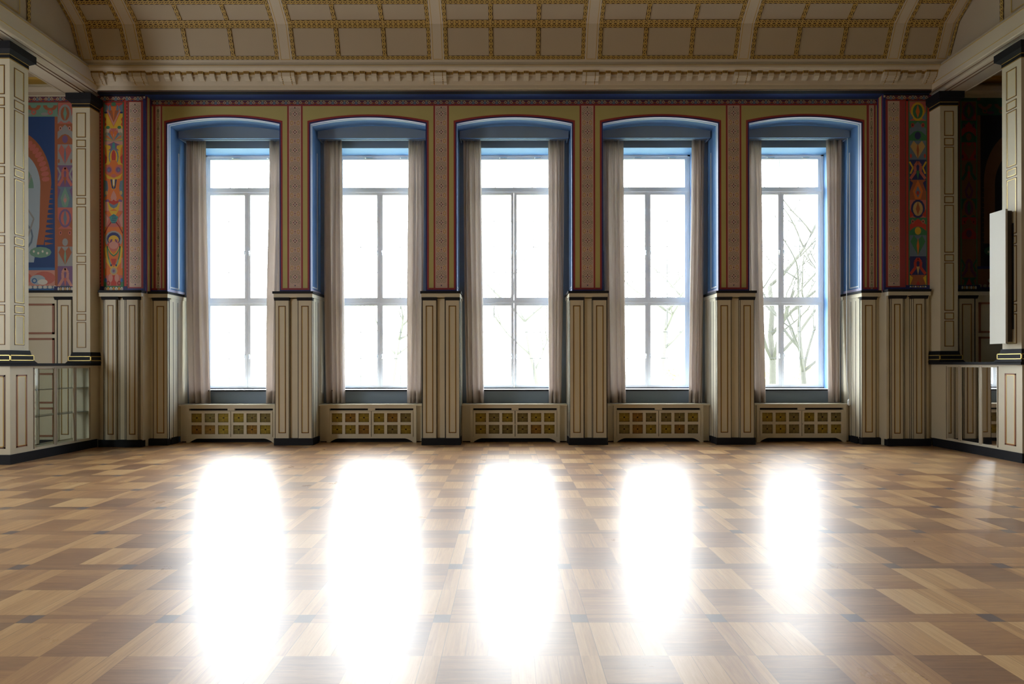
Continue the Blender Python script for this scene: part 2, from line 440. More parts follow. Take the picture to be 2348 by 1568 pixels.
# ------------------------------------------------------------------ flat paint helper
class Paint:
    def __init__(s, Y, cx=0, cz=0, sx=1, sz=1):
        s.mb = MB((cx, Y, cz)); s.Y = Y; s.cx = cx; s.cz = cz; s.sx = sx; s.sz = sz; s.k = 0
    def poly(s, m, pts, mirror=False):
        s.k += 1; y = s.Y-.0015-.00004*s.k
        if isinstance(m, str): m = pc(m)
        P = [(s.cx+x*s.sx, y, s.cz+z*s.sz) for x, z in pts]
        s.mb.face(P, m)
        if mirror: s.mb.face([(2*s.cx-x, yy, z) for x, yy, z in reversed(P)], m)
    def rect(s, m, x0, x1, z0, z1, mirror=False):
        s.poly(m, [(x0, z0), (x1, z0), (x1, z1), (x0, z1)], mirror)
    def ell(s, m, x, z, rx, rz, mirror=False, n=14, a0=0, a1=2*pi, rot=0):
        full = abs(a1-a0-2*pi) < 1e-6
        N = n if full else n+1
        pts = []
        for i in range(N):
            t = a0+(a1-a0)*i/n
            X, Z = rx*cos(t), rz*sin(t)
            pts.append((x+X*cos(rot)-Z*sin(rot), z+X*sin(rot)+Z*cos(rot)))
        s.poly(m, pts, mirror)
    def ring(s, m, x, z, r0x, r0z, r1x, r1z, mirror=False, n=16, a0=0, a1=2*pi):
        s.k += 1; y = s.Y-.0015-.00004*s.k
        if isinstance(m, str): m = pc(m)
        for i in range(n):
            t, u = a0+(a1-a0)*i/n, a0+(a1-a0)*(i+1)/n
            P = [(x+r0x*cos(t), z+r0z*sin(t)), (x+r1x*cos(t), z+r1z*sin(t)), (x+r1x*cos(u), z+r1z*sin(u)), (x+r0x*cos(u), z+r0z*sin(u))]
            P = [(s.cx+a*s.sx, y, s.cz+b*s.sz) for a, b in P]
            s.mb.face(P, m)
            if mirror: s.mb.face([(2*s.cx-a, yy, b) for a, yy, b in reversed(P)], m)
    def line(s, m, pts, w, mirror=False):
        s.k += 1; y = s.Y-.0015-.00004*s.k
        if isinstance(m, str): m = pc(m)
        for i in range(len(pts)-1):
            (a, b), (c, d) = pts[i], pts[i+1]
            a, b, c, d = a*s.sx, b*s.sz, c*s.sx, d*s.sz
            L = math.hypot(c-a, d-b) or 1; nx, nz = -(d-b)/L*w/2, (c-a)/L*w/2
            P = [(a+nx, b+nz), (a-nx, b-nz), (c-nx, d-nz), (c+nx, d+nz)]
            P = [(s.cx+p, y, s.cz+q) for p, q in P]
            s.mb.face(P, m)
            if mirror: s.mb.face([(2*s.cx-p, yy, q) for p, yy, q in reversed(P)], m)
    def build(s, name, parent=None): return s.mb.build(name, parent)

def rosette_strip(cx, Y, z0, z1, hw, label, group=None, period=.334, border=True):
    p = Paint(Y, cx, 0)
    if border:
        p.rect(RED, -hw-.030, hw+.030, z0-.03, z1+.0)
    p.rect('pinksand', -hw, hw, z0, z1)
    p.rect('sand', -hw*.86, hw*.86, z0+.02, z1-.02)
    p.rect('pinksand', -hw*.80, hw*.80, z0+.03, z1-.03)
    q = hw/.113
    n = int((z1-z0-.10)/period); zz = z1-.16
    for i in range(n+1):
        z = zz-i*period
        if z < z0+.10: break
        p.k = 6
        # leafy lobes round the four dots
        for dz in (.075, -.075):
            p.ring('sage', .052*q, z+dz, .027*q, .030, .036*q, .039, mirror=True, n=14); p.ell('sage', .052*q, z+dz, .010*q, .014, mirror=True, n=6)
        p.ring('sage', 0, z, .057*q, .061, .064*q, .068, n=18)
        p.ring('sage', .082*q, z, .006*q, .018, .017*q, .034, mirror=True, n=8)
        p.ell('sage', 0.0, z+.098, .012*q, .012, n=6); p.ell('sage', 0.0, z-.098, .012*q, .012, n=6)
        p.ell('pale', 0, z, .010*q, .010, n=6)
        for (a, b) in ((.027, 0), (0, .030)):
            p.poly('plum' if a else 'black', [(a*q-.012*q, b), (a*q, b-.014), (a*q+.012*q, b), (a*q, b+.014)] if False else [(a*q-.013*q, z+b), (a*q, z+b-.014), (a*q+.013*q, z+b), (a*q, z+b+.014)], mirror=bool(a))
        p.poly('black', [(-.013*q, z-.030), (0, z-.044), (.013*q, z-.030), (0, z-.016)])
        zb = z-period/2
        if zb > z0+.05:
            p.ring('ochre', .060*q, zb, .016*q, .026, .028*q, .042, mirror=True, n=14)
            p.ring('pinksand', .060*q, zb, .014*q, .02, .018*q, .026, mirror=True, n=8)
            p.line('sage', [(-.03*q, zb+.055), (0, zb+.03), (.03*q, zb+.055)], .007)
            p.line('sage', [(-.03*q, zb-.055), (0, zb-.03), (.03*q, zb-.055)], .007)
            p.poly('plum', [(-.010*q, zb), (0, zb-.018), (.010*q, zb), (0, zb+.018)])
    p.poly('black', [(-.014*q, z1-.055), (.014*q, z1-.055), (0, z1-.025)])
    p.poly('navy', [(-.014*q, z0+.055), (0, z0+.025), (.014*q, z0+.055)])
    o = p.build('ornamental_wall_strip')
    return tag(o, label, 'painted wall strip', group)

ZPB, ZPT = 2.885, 6.255   # painted strips bottom / top
names = ['painted rosette strip on the pier between the first and second windows from the left',
         'painted rosette strip on the pier just left of the middle window',
         'painted rosette strip on the pier just right of the middle window',
         'painted rosette strip on the pier between the fourth window and the rightmost one']
for px, nm in zip(PIER, names):
    rosette_strip(px, YM, ZPB, ZPT, .112, nm, 'rosette strips on the wall')
rosette_strip(-6.872, YO, ZPB, 6.235, .107, 'wide pink rosette strip beside the orange ornament panel, far left corner', 'rosette strips on the wall')
rosette_strip(6.872, YO, ZPB, 6.235, .107, 'wide pink rosette strip in shade beside the ornament panel, far right corner', 'rosette strips on the wall')

def small_strip(cx, label):
    p = Paint(YM, cx, 0); hw = .047
    p.rect(RED, -hw-.042, hw+.028, ZPB-.03, ZPT)
    p.rect('pinksand', -hw, hw, ZPB, ZPT)
    p.rect('sand', -hw*.7, hw*.7, ZPB+.02, ZPT-.02)
    z = ZPT-.10; i = 0
    while z > ZPB+.06:
        p.ring('sage', 0, z-.085, .010, .03, .024, .055, n=8)
        if i % 2 == 0: p.ell('black', 0, z, .013, .030, n=8); p.line('sage', [(-.026, z), (.026, z)], .02)
        else: p.ell('plum', 0, z, .012, .011, n=6)
        z -= .167; i += 1
    return tag(p.build('ornamental_wall_strip'), label, 'painted wall strip')
small_strip(-6.565, 'narrow dotted pink strip left of the leftmost window')
small_strip(6.585, 'narrow dotted pink strip right of the rightmost window')

# lower border lines of the painted zone + return faces at the step
b = MB()
for px in PIER:
    b.box(px-PH, px+PH, YM-.004, YM, ZC+.015, ZC+.05, NAVY)
    b.box(px-PH+.022, px+PH-.022, YM-.003, YM, ZC+.05, ZC+.085, RED)
for s in (-1, 1):
    b.box(s*6.40, s*XC, YM-.004, YM, ZC+.015, ZC+.05, NAVY)
    b.box(s*6.44, s*XC, YM-.003, YM, ZC+.05, ZC+.085, RED)
    # stepped return: navy, red, yellow, red
    X = s*(XC-.003)
    for ya, yb, m in ((0, .03, NAVY), (.03, .055, RED), (.055, .115, YEL), (.115, .14, RED), (.14, .17, NAVY)):
        b.face([(X, YO+ya, ZC), (X, YO+yb, ZC), (X, YO+yb, ZT), (X, YO+ya, ZT)], m)
    b.box(s*XC, s*(XC+.035), YO-.003, YO, ZC+.015, 6.30, NAVY)
    b.box(s*(XC+.035), s*7.62, YO-.0006, YO, ZC+.015, 6.34, RED)
    b.box(s*(XC+.035), s*7.62, YO-.004, YO, ZC+.015, ZC+.06, NAVY); b.box(s*XC, s*7.62, YO-.004, YO, 6.34, 6.40, SLATE)
tag(b.build('trim_6'), kind='structure', label='navy and crimson border lines under the painted zone')

# frieze of little flowers under the blue cove
def frieze(x0, x1, Y, zc, label, name='flower_frieze', per=.216):
    p = Paint(Y, (x0+x1)/2, zc); L = (x1-x0)/2
    p.rect('plum', -L, L, -.045, .045); p.rect('dred', -L, L, -.06, -.035)
    n = max(1, round((x1-x0)/per)); per = (x1-x0)/n
    K = []
    for i in range(n):
        c = -L+per*(i+.5)
        K.append(c)
    def each(fn):
        k0 = p.k
        for c in K: p.k = k0; fn(c)
        p.k = k0+6
    def A(c):
        p.ring('sand', c-per*.25, .0, .016, .010, .030, .024, n=8); p.ring('sand', c+per*.25, .0, .016, .010, .030, .024, n=8); p.ell('ochre', c-per*.25, .022, .014, .010, n=6); p.ell('ochre', c+per*.25, .022, .014, .010, n=6)
        p.poly('slate', [(c-.026, -.035), (c+.026, -.035), (c+.016, .03), (c-.016, .03)])
        p.ell('sage', c, .028, .022, .014, n=8)
        p.ell('rust', c+per/2, -.018, .040, .022, n=8); p.ell('navy', c+per/2, -.03, .022, .012, n=8)
        p.ell('sage', c+.045, .03, .012, .010, n=6)
    each(A)
    return tag(p.build(name), label, 'painted frieze')
frieze(-XC, XC, YM, 6.300, 'long painted flower frieze above the five windows')
frieze(-7.52, -6.72, YO, 6.295, 'short painted flower frieze above the left corner panels', per=.2)
frieze(6.72, 7.52, YO, 6.295, 'short painted flower frieze above the right corner panels', per=.2)
frieze(-10.2, -7.9, YO-.012, 6.285, 'painted flower frieze at the top of the left aisle wall', per=.2)
b = MB(); b.box(-XC, XC, YM-.004, YM, 6.240, 6.266, RED)
tag(b.build('trim_7'), kind='structure', label='crimson line under the flower frieze')

# ---- colourful symmetric ornament panels
def ypx(py): return 1.5+(832-py)*YO/1230
def ornament_left(cx, hw):
    H = lambda py: ypx(py)
    p = Paint(YO, cx, 0, hw, 1)
    p.rect('dgreen', -1.50, 1.50, H(664), H(226)); p.rect('red', -1.42, -1.14, H(660), H(226)); p.rect('red', 1.14, 1.42, H(660), H(226))
    for i in range(54):
        z = H(656)+i*.062
        p.k = 4
        p.ell('sage', 1.47, z, .05, .012, True, n=6)
    p.k = 5
    p.rect('orange', -1, 1, H(654), H(234)); p.rect('green', -1.10, -1.0, H(654), H(234)); p.rect('green', 1.0, 1.10, H(654), H(234))
    p.rect('red', -1, 1, H(243), H(234)); p.ell('green', 0, H(238), .28, .035)
    p.poly('slate', [(1, H(256)), (1, H(237)), (.55, H(243)), (.72, H(254))], True); p.ell('slate', .42, H(252), .15, .10, True)
    p.poly('yellow', [(1, H(296)), (1, H(259)), (.78, H(257)), (0, H(290)), (0, H(297))], True)
    p.poly('red', [(1, H(290)), (1, H(266)), (.82, H(272)), (.92, H(279)), (.80, H(284))], True)
    p.poly('pink', [(.80, H(250)), (.62, H(254)), (0, H(280)), (0, H(288))], True)
    p.poly('rust', [(.55, H(252)), (.15, H(252)), (0, H(278)), (0, H(280))], True)
    p.ell('navy', .85, H(257), .18, .018, True, n=8)
    p.rect('pink', -1, 1, H(312), H(293)); p.poly('rose', [(-.35, H(293)), (.35, H(293)), (0, H(308))])
    p.ell('sand', .7, H(300), .28, .055, True); p.ell('green', .62, H(291), .22, .03, True, n=8); p.ell('sage', .75, H(307), .22, .04, True)
    p.ell('rose', .35, H(303), .16, .05, True, n=8)
    p.rect('sage', -1, 1, H(325), H(311))
    for a, c in ((.25, 'orange'), (.62, 'slate'), (1.0, 'orange'), (1.32, 'yellow')):
        p.poly(c, [(0, H(322)), (.9*sin(a)-.14*cos(a), H(322)+.17*cos(a)*1.0), (.98*sin(a), H(322)+.19*cos(a)), (.9*sin(a)+.14*cos(a), H(322)+.17*cos(a)-.02)], True)
    p.rect('pink', -1, 1, H(331), H(323)); p.rect('yellow', -1, 1, H(376), H(331)); p.poly('orange', [(1, H(376)), (1, H(331)), (.8, H(340)), (.7, H(360))], True)
    p.poly('violet', [(0, H(324)), (.25, H(327)), (.72, H(331)), (.36, H(333)), (.32, H(339)), (.62, H(344)), (0, H(343))], True)
    p.poly('teal', [(0, H(325)), (.14, H(328)), (.18, H(341)), (0, H(342))], True)
    p.ell('slate', 0, H(358), .55, .16); p.ell('yellow', 0, H(360), .42, .14); p.ell('red', 0, H(358), .25, .12)
    p.poly('orange', [(-1, H(400)), (-.5, H(376)), (-.25, H(366)), (.25, H(366)), (.5, H(376)), (1, H(400))])
    p.poly('red', [(1, H(376)), (1, H(352)), (.72, H(360)), (.78, H(372))], True)
    p.ell('rose', .55, H(388), .42, .085, True); p.ell('violet', .5, H(388), .26, .05, True); p.ell('slate', .55, H(389), .10, .025, True, n=8)
    p.rect('orange', -1, 1, H(456), H(404)); p.poly('yellow', [(-1, H(396)), (-.4, H(404)), (.4, H(404)), (1, H(396)), (.7, H(408)), (0, H(412)), (-.7, H(408))])
    p.ell('rose', 0, H(402), .30, .035); p.poly('slate', [(1, H(452)), (1, H(412)), (.7, H(414)), (.6, H(430)), (.75, H(446))], True)
    p.ell('ochre', .80, H(441), .16, .04, True, n=8)
    p.poly('yellow', [(-.40, H(408)), (.40, H(408)), (.2, H(433)), (-.2, H(433))]); p.poly('navy', [(.16, H(410)), (.36, H(410)), (.20, H(430)), (.02, H(433)), (.02, H(428)), (.12, H(424))], True)
    p.poly('white', [(-.08, H(410)), (.08, H(410)), (.05, H(424)), (-.05, H(424))])
    p.poly('pink', [(0, H(435)), (.22, H(444)), (.34, H(452)), (.2, H(460)), (-.2, H(460)), (-.34, H(452)), (-.22, H(444))])
    p.rect('pink', -1, 1, H(482), H(458)); p.poly('yellow', [(-.7, H(462)), (.7, H(462)), (.5, H(484)), (-.5, H(484))])
    p.poly('red', [(-.8, H(456)), (-.2, H(460)), (0, H(456)), (.2, H(460)), (.8, H(456)), (.5, H(464)), (0, H(469)), (-.5, H(464))])
    p.poly('slate', [(-.55, H(464)), (0, H(469)), (.55, H(464)), (.35, H(473)), (0, H(477)), (-.35, H(473))])
    p.poly('violet', [(.6, H(455)), (.95, H(458)), (.9, H(462)), (.5, H(461))], True)
    p.rect('rose', -1, 1, H(520), H(482)); p.poly('orange', [(-.9, H(486)), (0, H(478)), (.9, H(486)), (.35, H(500)), (-.35, H(500))]); p.poly('yellow', [(-.5, H(482)), (.5, H(482)), (0, H(500))])
    p.poly('pink', [(1, H(530)), (1, H(486)), (.55, H(500))], True)
    p.poly('teal', [(-.5, H(496)), (0, H(489)), (.5, H(496)), (.22, H(512)), (0, H(517)), (-.22, H(512))])
    for i in range(4):
        for j in range(-1, 2):
            p.k = 96; p.poly('navy', [(j*.16+(.08 if i % 2 else 0)-.05, H(494+i*5)), (j*.16+(.08 if i % 2 else 0), H(496+i*5)), (j*.16+(.08 if i % 2 else 0)+.05, H(494+i*5)), (j*.16+(.08 if i % 2 else 0), H(492+i*5))])
    p.k = 98
    p.rect('orange', -1, 1, H(540), H(519)); p.line('dred', [(.25, H(508)), (.62, H(518)), (1, H(534))], .02, True); p.poly('rose', [(-.3, H(511)), (.3, H(511)), (0, H(522))])
    p.rect('orange', -1, 1, H(655), H(536))
    p.ell('grey', 0, H(548), .96, .16); p.ell('rose', 0, H(560), .7, .12)
    p.ell('navy', 0, H(546), .74, .115); p.ell('yellow', 0, H(549), .58, .085); p.poly('rose', [(.08, H(549)), (.45, H(547)), (.52, H(560)), (.2, H(556))], True); p.poly('navy', [(.14, H(547)), (.24, H(547)), (.42, H(556)), (.32, H(557))], True)
    p.ell('pink', 0, H(561), .50, .07)
    p.poly('red', [(-.55, H(562)), (-.8, H(562)), (-.6, H(556))], True)
    p.poly('yellow', [(.72, H(560)), (1, H(568)), (.8, H(600)), (.3, H(615)), (.0, H(612)), (.45, H(600))], True)
    p.line('green', [(0, H(586)), (.35, H(580)), (.72, H(563)), (.62, H(586)), (.30, H(608))], .022, True)
    p.line('yellow', [(0, H(583)), (.32, H(577)), (.60, H(566))], .014, True)
    p.poly('red', [(-.3, H(592)), (.3, H(592)), (.15, H(606)), (-.15, H(606))]); p.poly('mint', [(.25, H(604)), (.5, H(592)), (.55, H(598)), (.35, H(610))], True)
    p.ell('navy', .27, H(607), .10, .022, True, n=8)
    p.rect('pink', .86, 1, H(614), H(590), True)
    p.ell('ochre', 0, H(620), .42, .075); p.ell('grey', 0, H(620), .28, .052); p.ell('violet', 0, H(620), .14, .025, n=8)
    p.rect('rose', -1, 1, H(655), H(630)); p.poly('red', [(-.2, H(630)), (.2, H(630)), (.3, H(655)), (-.3, H(655))])
    p.ell('pink', .34, H(636), .24, .075, True); p.ell('blue', .88, H(642), .14, .05, True, n=8); p.ell('green', .9, H(650), .2, .04, True)
    p.ring('dred', .60, H(648), .09, .022, .20, .045, True, n=10)
    p.rect('navy', -1.5, 1.5, H(668), H(655)); p.rect('green', -1.1, 1.1, H(657), H(654))
    for i in range(-3, 4):
        p.k = 150; p.ell('white' if i % 2 else 'yellow', i*.30, H(661), .15, .035, n=8); p.ell('sage' if i % 2 else 'rose', i*.30, H(662), .07, .022, n=6)
    o = p.build('ornamental_wall_panel')
    return tag(o, 'bright orange, red and yellow painted ornament panel in the left corner', 'painted wall panel')
ornament_left(-.12+(261.5-1165)*YO/1230, 20.8*YO/1230)

def ornament_b(cx, hw, palette, label, sparse=False, seed=1, Y=YO):
    """symmetric totem of leaves, eyes, hearts and petals"""
    H = lambda py: 1.5+(832-py)*Y/1230
    rnd = random.Random(seed)
    p = Paint(Y, cx, 0, hw, 1)
    c = palette
    p.rect('dgreen', -1.50, 1.50, H(664), H(226)); p.rect(c[0], 1.14, 1.42, H(660), H(226), True)
    p.rect('green', -1.10, 1.10, H(655), H(233)); p.rect(c[1], -1, 1, H(654), H(234))
    y = 236
    mot = 0
    while y < 640:
        h = 40+rnd.random()*10
        k = mot % 5; A, B, D, E = [c[(mot*3+j) % len(c)] for j in (2, 3, 4, 5)]
        p.rect(c[(mot*2+1) % len(c)], -1, 1, H(min(y+h, 654)), H(y))
        m = (y+h/2)
        if k == 0:
            p.ell(A, 0, H(m), .85, .17); p.ell(B, 0, H(m), .6, .13); p.poly(D, [(0, H(y+3)), (.25, H(m)), (0, H(y+h-6)), (-.25, H(m))])
            p.poly(E, [(1, H(y+h)), (1, H(y+h*.5)), (.5, H(y+h*.85))], True)
        elif k == 1:
            p.poly(A, [(0, H(y+2)), (1, H(y+h*.4)), (1, H(y+h*.75)), (.45, H(y+h*.55)), (0, H(y+h*.5))], True)
            p.ell(B, .62, H(y+h*.22), .2, .04, True); p.ell('black', .62, H(y+h*.22), .07, .02, True, n=8); p.ell(D, 0, H(y+h*.75), .38, .07)
        elif k == 2:
            p.poly(A, [(0, H(y+h*.25)), (.5, H(y)), (.9, H(y+h*.3)), (0, H(y+h*.95))], True); p.poly(B, [(0, H(y+h*.1)), (.16, H(y+h*.5)), (0, H(y+h))], True)
            p.ell(D, .84, H(y+h*.8), .13, .04, True, n=8)
        elif k == 3:
            p.line(A, [(0, H(y+h*.1)), (.35, H(y+h*.3)), (.30, H(y+h*.6)), (.9, H(y+h*.95))], .05, True); p.line(B, [(1, H(y+h*.1)), (.6, H(y+h*.4)), (.9, H(y+h*.7))], .03, True)
            p.poly(D, [(-.2, H(y+h*.55)), (.2, H(y+h*.55)), (0, H(y+h))])
        else:
            p.poly(A, [(0, H(y)), (.6, H(y+h*.55)), (.35, H(y+h*.95)), (0, H(y+h))], True); p.poly(B, [(0, H(y+h*.3)), (.32, H(y+h*.62)), (0, H(y+h*.9))], True)
            p.ell(D, 0, H(y+h*.65), .18, .04, n=8); p.poly(E, [(1, H(y)), (1, H(y+h*.6)), (.6, H(y+h*.15))], True)
        y += h; mot += 1
    p.rect('navy', -1.5, 1.5, H(668), H(655))
    for i in range(-3, 4):
        p.k += 0 if i > -3 else 1
        p.ell('white' if i % 2 else 'ochre', i*.30, H(661), .14, .035, n=8)
    o = p.build('ornamental_wall_panel')
    return tag(o, label, 'painted wall panel')
ornament_b(-.12+(2105-1165)*YO/1230, 19*YO/1230, ['red', 'rose', 'yellow', 'green', 'orange', 'slate', 'red', 'navy', 'ochre', 'rust'], 'dark red and green painted ornament panel in the right corner', seed=3)
XL1 = -.12+(150-1165)*YO/1230
ornament_b(XL1, 17*YO/1230, ['rust', 'rose', 'grey', 'rust', 'mint', 'grey', 'pink', 'violet', 'rose', 'slate'], 'dusty rose and grey ornament panel seen beside the left blue mural', seed=5)
ornament_b(-.12+(2222-1165)*YO/1230, 17*YO/1230, ['brown', 'brown', 'plum', 'dgreen', 'brown', 'dred', 'plum', 'brown'], 'ornament panel in dark colours standing in for shade, right aisle', seed=8)  # dark palette puts the aisle shade into the colours

def mural(cx0, cx1, s, label, dark=False):
    Y = YO-.0; H = lambda py: 1.5+(832-py)*Y/1230
    X = lambda px: -.12+(px-1165)*Y/1230
    p = Paint(Y, 0, 0)
    R = lambda m, a, b, c, d: p.rect(m, a, b, H(d), H(c))
    c = (lambda a: a) if not dark else (lambda a: {'blue': 'navy', 'deep': 'black', 'rust': 'brown', 'pale': 'black', 'grey': 'plum', 'mint': 'dgreen', 'rose': 'brown', 'sage': 'dgreen', 'white': 'sage', 'slate': 'plum', 'pink': 'brown'}.get(a, a))  # dark swaps paint the shade of the right aisle into the mural
    a, b = cx0, cx1            # a: outer end, b: edge beside strip
    lo, hi = min(a, b), max(a, b)
    R('dgreen', lo, hi, 226, 664); R(c('slate'), lo, hi, 648, 664); R(c('deep'), lo, hi, 266, 615)
    # red bar at the strip side
    R(c('rust'), b-s*.06, b, 226, 660)
    # frieze on top: scrolls
    R(c('mint'), lo, hi, 232, 266)
    xx = b-s*.14
    for i in range(9):
        x = xx-s*i*.30
        if not lo < x < hi: break
        p.k = 8
        p.ring(c('rust'), x, H(240), .06, .05, .13, .10, n=12, a0=pi, a1=2*pi)
        p.ring(c('rose'), x, H(256), .02, .02, .05, .05, n=10)
        p.ell(c('grey'), x-.1*s, H(260), .07, .03, n=10)
    p.k = 12
    # large wing: concentric arcs with scalloped red edge round an arched pale figure
    C = b-s*.84; 
    pts_r, pts_g, pts_i = [], [], []
    for i in range(25):
        t = pi*i/24
        pts_r.append((C+.72*cos(t), H(420)+.98*sin(t))); pts_g.append((C+.52*cos(t), H(425)+.66*sin(t))); pts_i.append((C+.40*cos(t), H(430)+.48*sin(t)))
    p.poly(c('rust'), [(C-.72, H(560)), (C+.58, H(560))]+pts_r)
    for i in range(14):
        t = .1+i*.115
        p.k = 14; p.ell(c('rose'), C+.62*cos(t), H(420)+.84*sin(t), .075, .045, n=8, rot=t)
    for i in range(12):
        z = H(428)-i*.09
        p.k = 15; p.poly(c('rust'), [(C+s*.60, z), (C+s*.60, z-.06), (C+s*.76, z-.03)])
    p.k = 16
    p.poly(c('pale'), [(C-.52, H(600)), (C+.40, H(600)), (C+.50, H(520))]+pts_g)
    p.poly(c('mint'), pts_i[::-1][::-1])
    p.ring(c('slate'), C+.1*s, H(470), .16, .20, .20, .25, n=14); p.ring(c('slate'), C+.16*s, H(540), .20, .22, .23, .27, n=14)
    p.line(c('grey'), [(C+.35*s, H(400)), (C+.2*s, H(460)), (C+.40*s, H(500)), (C+.24*s, H(560))], .03)
    p.ell(c('mint'), C+.52*s, H(577), .20, .10, n=12)
    for i in range(4):
        p.k = 22; p.ell(c('white'), C+(.40+.08*i)*s, H(575+(i % 2)*4), .02, .025, n=6)
    p.k = 24
    # lower band with beast-like curls
    R(c('pink'), lo, hi-(.06 if s > 0 else 0), 617, 654); 
    R(c('blue'), lo, hi-(.06 if s > 0 else 0), 612, 618)
    for i in range(4):
        x = b-s*(.25+.42*i); p.k = 27
        p.ell(c('rose'), x, H(636), .20, .12); p.ell(c('pale'), x-s*.12, H(640), .14, .09); p.ell(c('white'), x-s*.03, H(645), .09, .05)
        p.ring(c('blue'), x-s*.18, H(642), .03, .03, .05, .05, n=8)
    for i in range(int((hi-lo)/.09)):
        p.k = 34; p.ell(c('white'), lo+.045+i*.09, H(657), .038, .032, n=7)
    R(c('blue'), lo, hi, 660, 668)
    return tag(p.build('wall_mural'), label, 'mural')
mural(-9.9, -.12+(125-1165)*YO/1230+.07, 1, 'blue mural with red scalloped wing and pale figure in the left aisle')
mural(9.9, -.12+(2245-1165)*YO/1230-.03, -1, 'mural painted in shade-darkened colours behind the right arcade column', dark=True)

# ------------------------------------------------------------------ wainscot
def framed(mb, x0, x1, z0, z1, Y, w=.013, both=True):
    """thin dark frame with gold inner line, standing slightly proud, facing -Y"""
    for (a0, a1, b0, b1, m, pr) in ((x0, x1, z0, z1, BROWN, 0), (x0+w, x1-w, z0+w, z1-w, GOLDD, .001)):
        t = w if m is BROWN else w*.55
        y = Y-.003-pr
        mb.box(a0, a1, y, Y, b0, b0+t, m); mb.box(a0, a1, y, Y, b1-t, b1, m)
        mb.box(a0, a0+t, y, Y, b0, b1, m); mb.box(a1-t, a1, y, Y, b0, b1, m)
def wainscot_front(root, o, segs, Y, x0, x1, extra=0):
    """segs: list of (xa, xb) pilasters; backing spans x0..x1"""
    bk = MB(o); bk.box(x0+.001, x1-.001, Y+.03, Y+.099, .10, ZC-.12, CREAM)
    bk.build('backing_panel', root)
    for (a, b) in segs:
        m = MB(o); m.box(a, b, Y, Y+.05, .12, ZC-.15, CREAM)
        w = b-a
        framed(m, a+w*.24, b-w*.24, .22, 2.55, Y)
        m.box(a, a+.009, Y-.0015, Y, .12, ZC-.15, SLATE); m.box(b-.009, b, Y-.0015, Y, .12, ZC-.15, SLATE); m.box(a-.012, a-.004, Y+.027, Y+.03, .12, ZC-.15, SLATE); m.box(b+.004, b+.012, Y+.027, Y+.03, .12, ZC-.15, SLATE)
        if extra:
            for e in (a-.045, b+.037): m.box(e, e+.008, Y+.027, Y+.03, .12, ZC-.15, SLATE)
        ob = m.build('pilaster', root)
        c = MB(o); z0, z1 = ZC-.155, ZC-.10
        c.prism_x([(Y+.05, z0), (Y-.006, z0), (Y-.03, z1), (Y+.05, z1)], a-.01-extra, b+.01+extra, SLATE)
        c.build('capital', root)

def moulding(root, o, x0, x1, Y, y1=None, ends=(0, 0)):
    """cream band + slate top ledge"""
    m = MB(o); y1 = y1 or Y+.10
    m.box(x0-ends[0]*.012, x1+ends[1]*.012, Y-.022, y1, ZC-.10, ZC-.03, CREAM)
    m.build('top_rail', root)
    m = MB(o); m.box(x0-ends[0]*.03, x1+ends[1]*.03, Y-.04, y1, ZC-.03, ZC+.012, SLATE)
    bevel(m.build('ledge', root), .006)
def plinth(root, o, x0, x1, Y, y1, e=.015):
    m = MB(o); m.box(x0-e, x1+e, Y-.015, y1, 0, .128, SLATE); bevel(m.build('plinth', root), .006)

def reveal_panel(root, o, X, sx, y0, y1):
    """cream panelling on a niche side; X face, sx direction into niche"""
    m = MB(o); m.box(X-sx*.05, X, y0, y1, .12, ZC-.10, CREAM)
    for ya in (y0-.05, y0+.06, y0+.20):
        m.box(X, X+sx*.003, ya-.004, ya+.004, .12, ZC-.16, SLATE)
    m.build('side_panel', root)
    m = MB(o); m.box(X-sx*.05, X+sx*.012, y0, y1, ZC-.10, ZC-.03, CREAM); m.build('top_rail', root)
    m = MB(o); m.box(X-sx*.05, X+sx*.03, y0, y1, ZC-.03, ZC+.012, SLATE); m.build('ledge', root)
    m = MB(o); m.box(X-sx*.05, X+sx*.012, y0, y0+.20, 0, .128, SLATE); m.build('plinth', root)

pn = ['cream wainscot pier with two pilasters between the first and second windows from left',
      'cream wainscot pier with two pilasters just left of the middle window',
      'cream wainscot pier with two pilasters just right of the middle window',
      'cream wainscot pier with two pilasters between the fourth and the rightmost window']
DH = .341
for px, nm in zip(PIER, pn):
    o = (px, YD, 0); r = empty('wainscot_pier', o, nm, 'wall pier', 'wainscot piers between the windows')
    wainscot_front(r, o, [(px-DH, px-DH+.262), (px+DH-.262, px+DH)], YD, px-DH, px+DH)
    moulding(r, o, px-DH, px+DH, YD, ends=(1, 1)); plinth(r, o, px-DH, px+DH, YD, YD+.10)
    for s in (-1, 1): reveal_panel(r, o, px+s*DH, s, YD+.101, YB)
for s, nm in ((-1, 'stepped cream wainscot with three pilasters left of the leftmost window'), (1, 'stepped cream wainscot with three pilasters right of the rightmost window')):
    o = (s*7.0, YDO, 0); r = empty('corner_wainscot', o, nm, 'wainscot')
    def srt(a, b): return (min(a, b), max(a, b))
    segs = [srt(s*7.37, s*7.16), srt(s*6.985, s*6.765)]
    a, b = srt(s*7.46, s*6.71)
    wainscot_front(r, o, segs, YDO, a, b, .04)
    moulding(r, o, a, b, YDO, ends=(0, 1) if s < 0 else (1, 0)); plinth(r, o, a, b, YDO, YO)
    # step
    a2, b2 = srt(s*6.345, s*6.71)
    wainscot_front(r, o, [srt(s*6.345, s*6.61)], YD, a2, b2)
    moulding(r, o, a2, b2, YD, ends=(0, 1) if s < 0 else (1, 0)); plinth(r, o, a2, b2, YD, YM, e=.0)
    m = MB(o); m.box(s*6.712, s*6.678, YDO, YD+.05, .12, ZC-.1, CREAM); m.build('side_panel', r)
    reveal_panel(r, o, s*6.345, -s, YD+.101, YB)

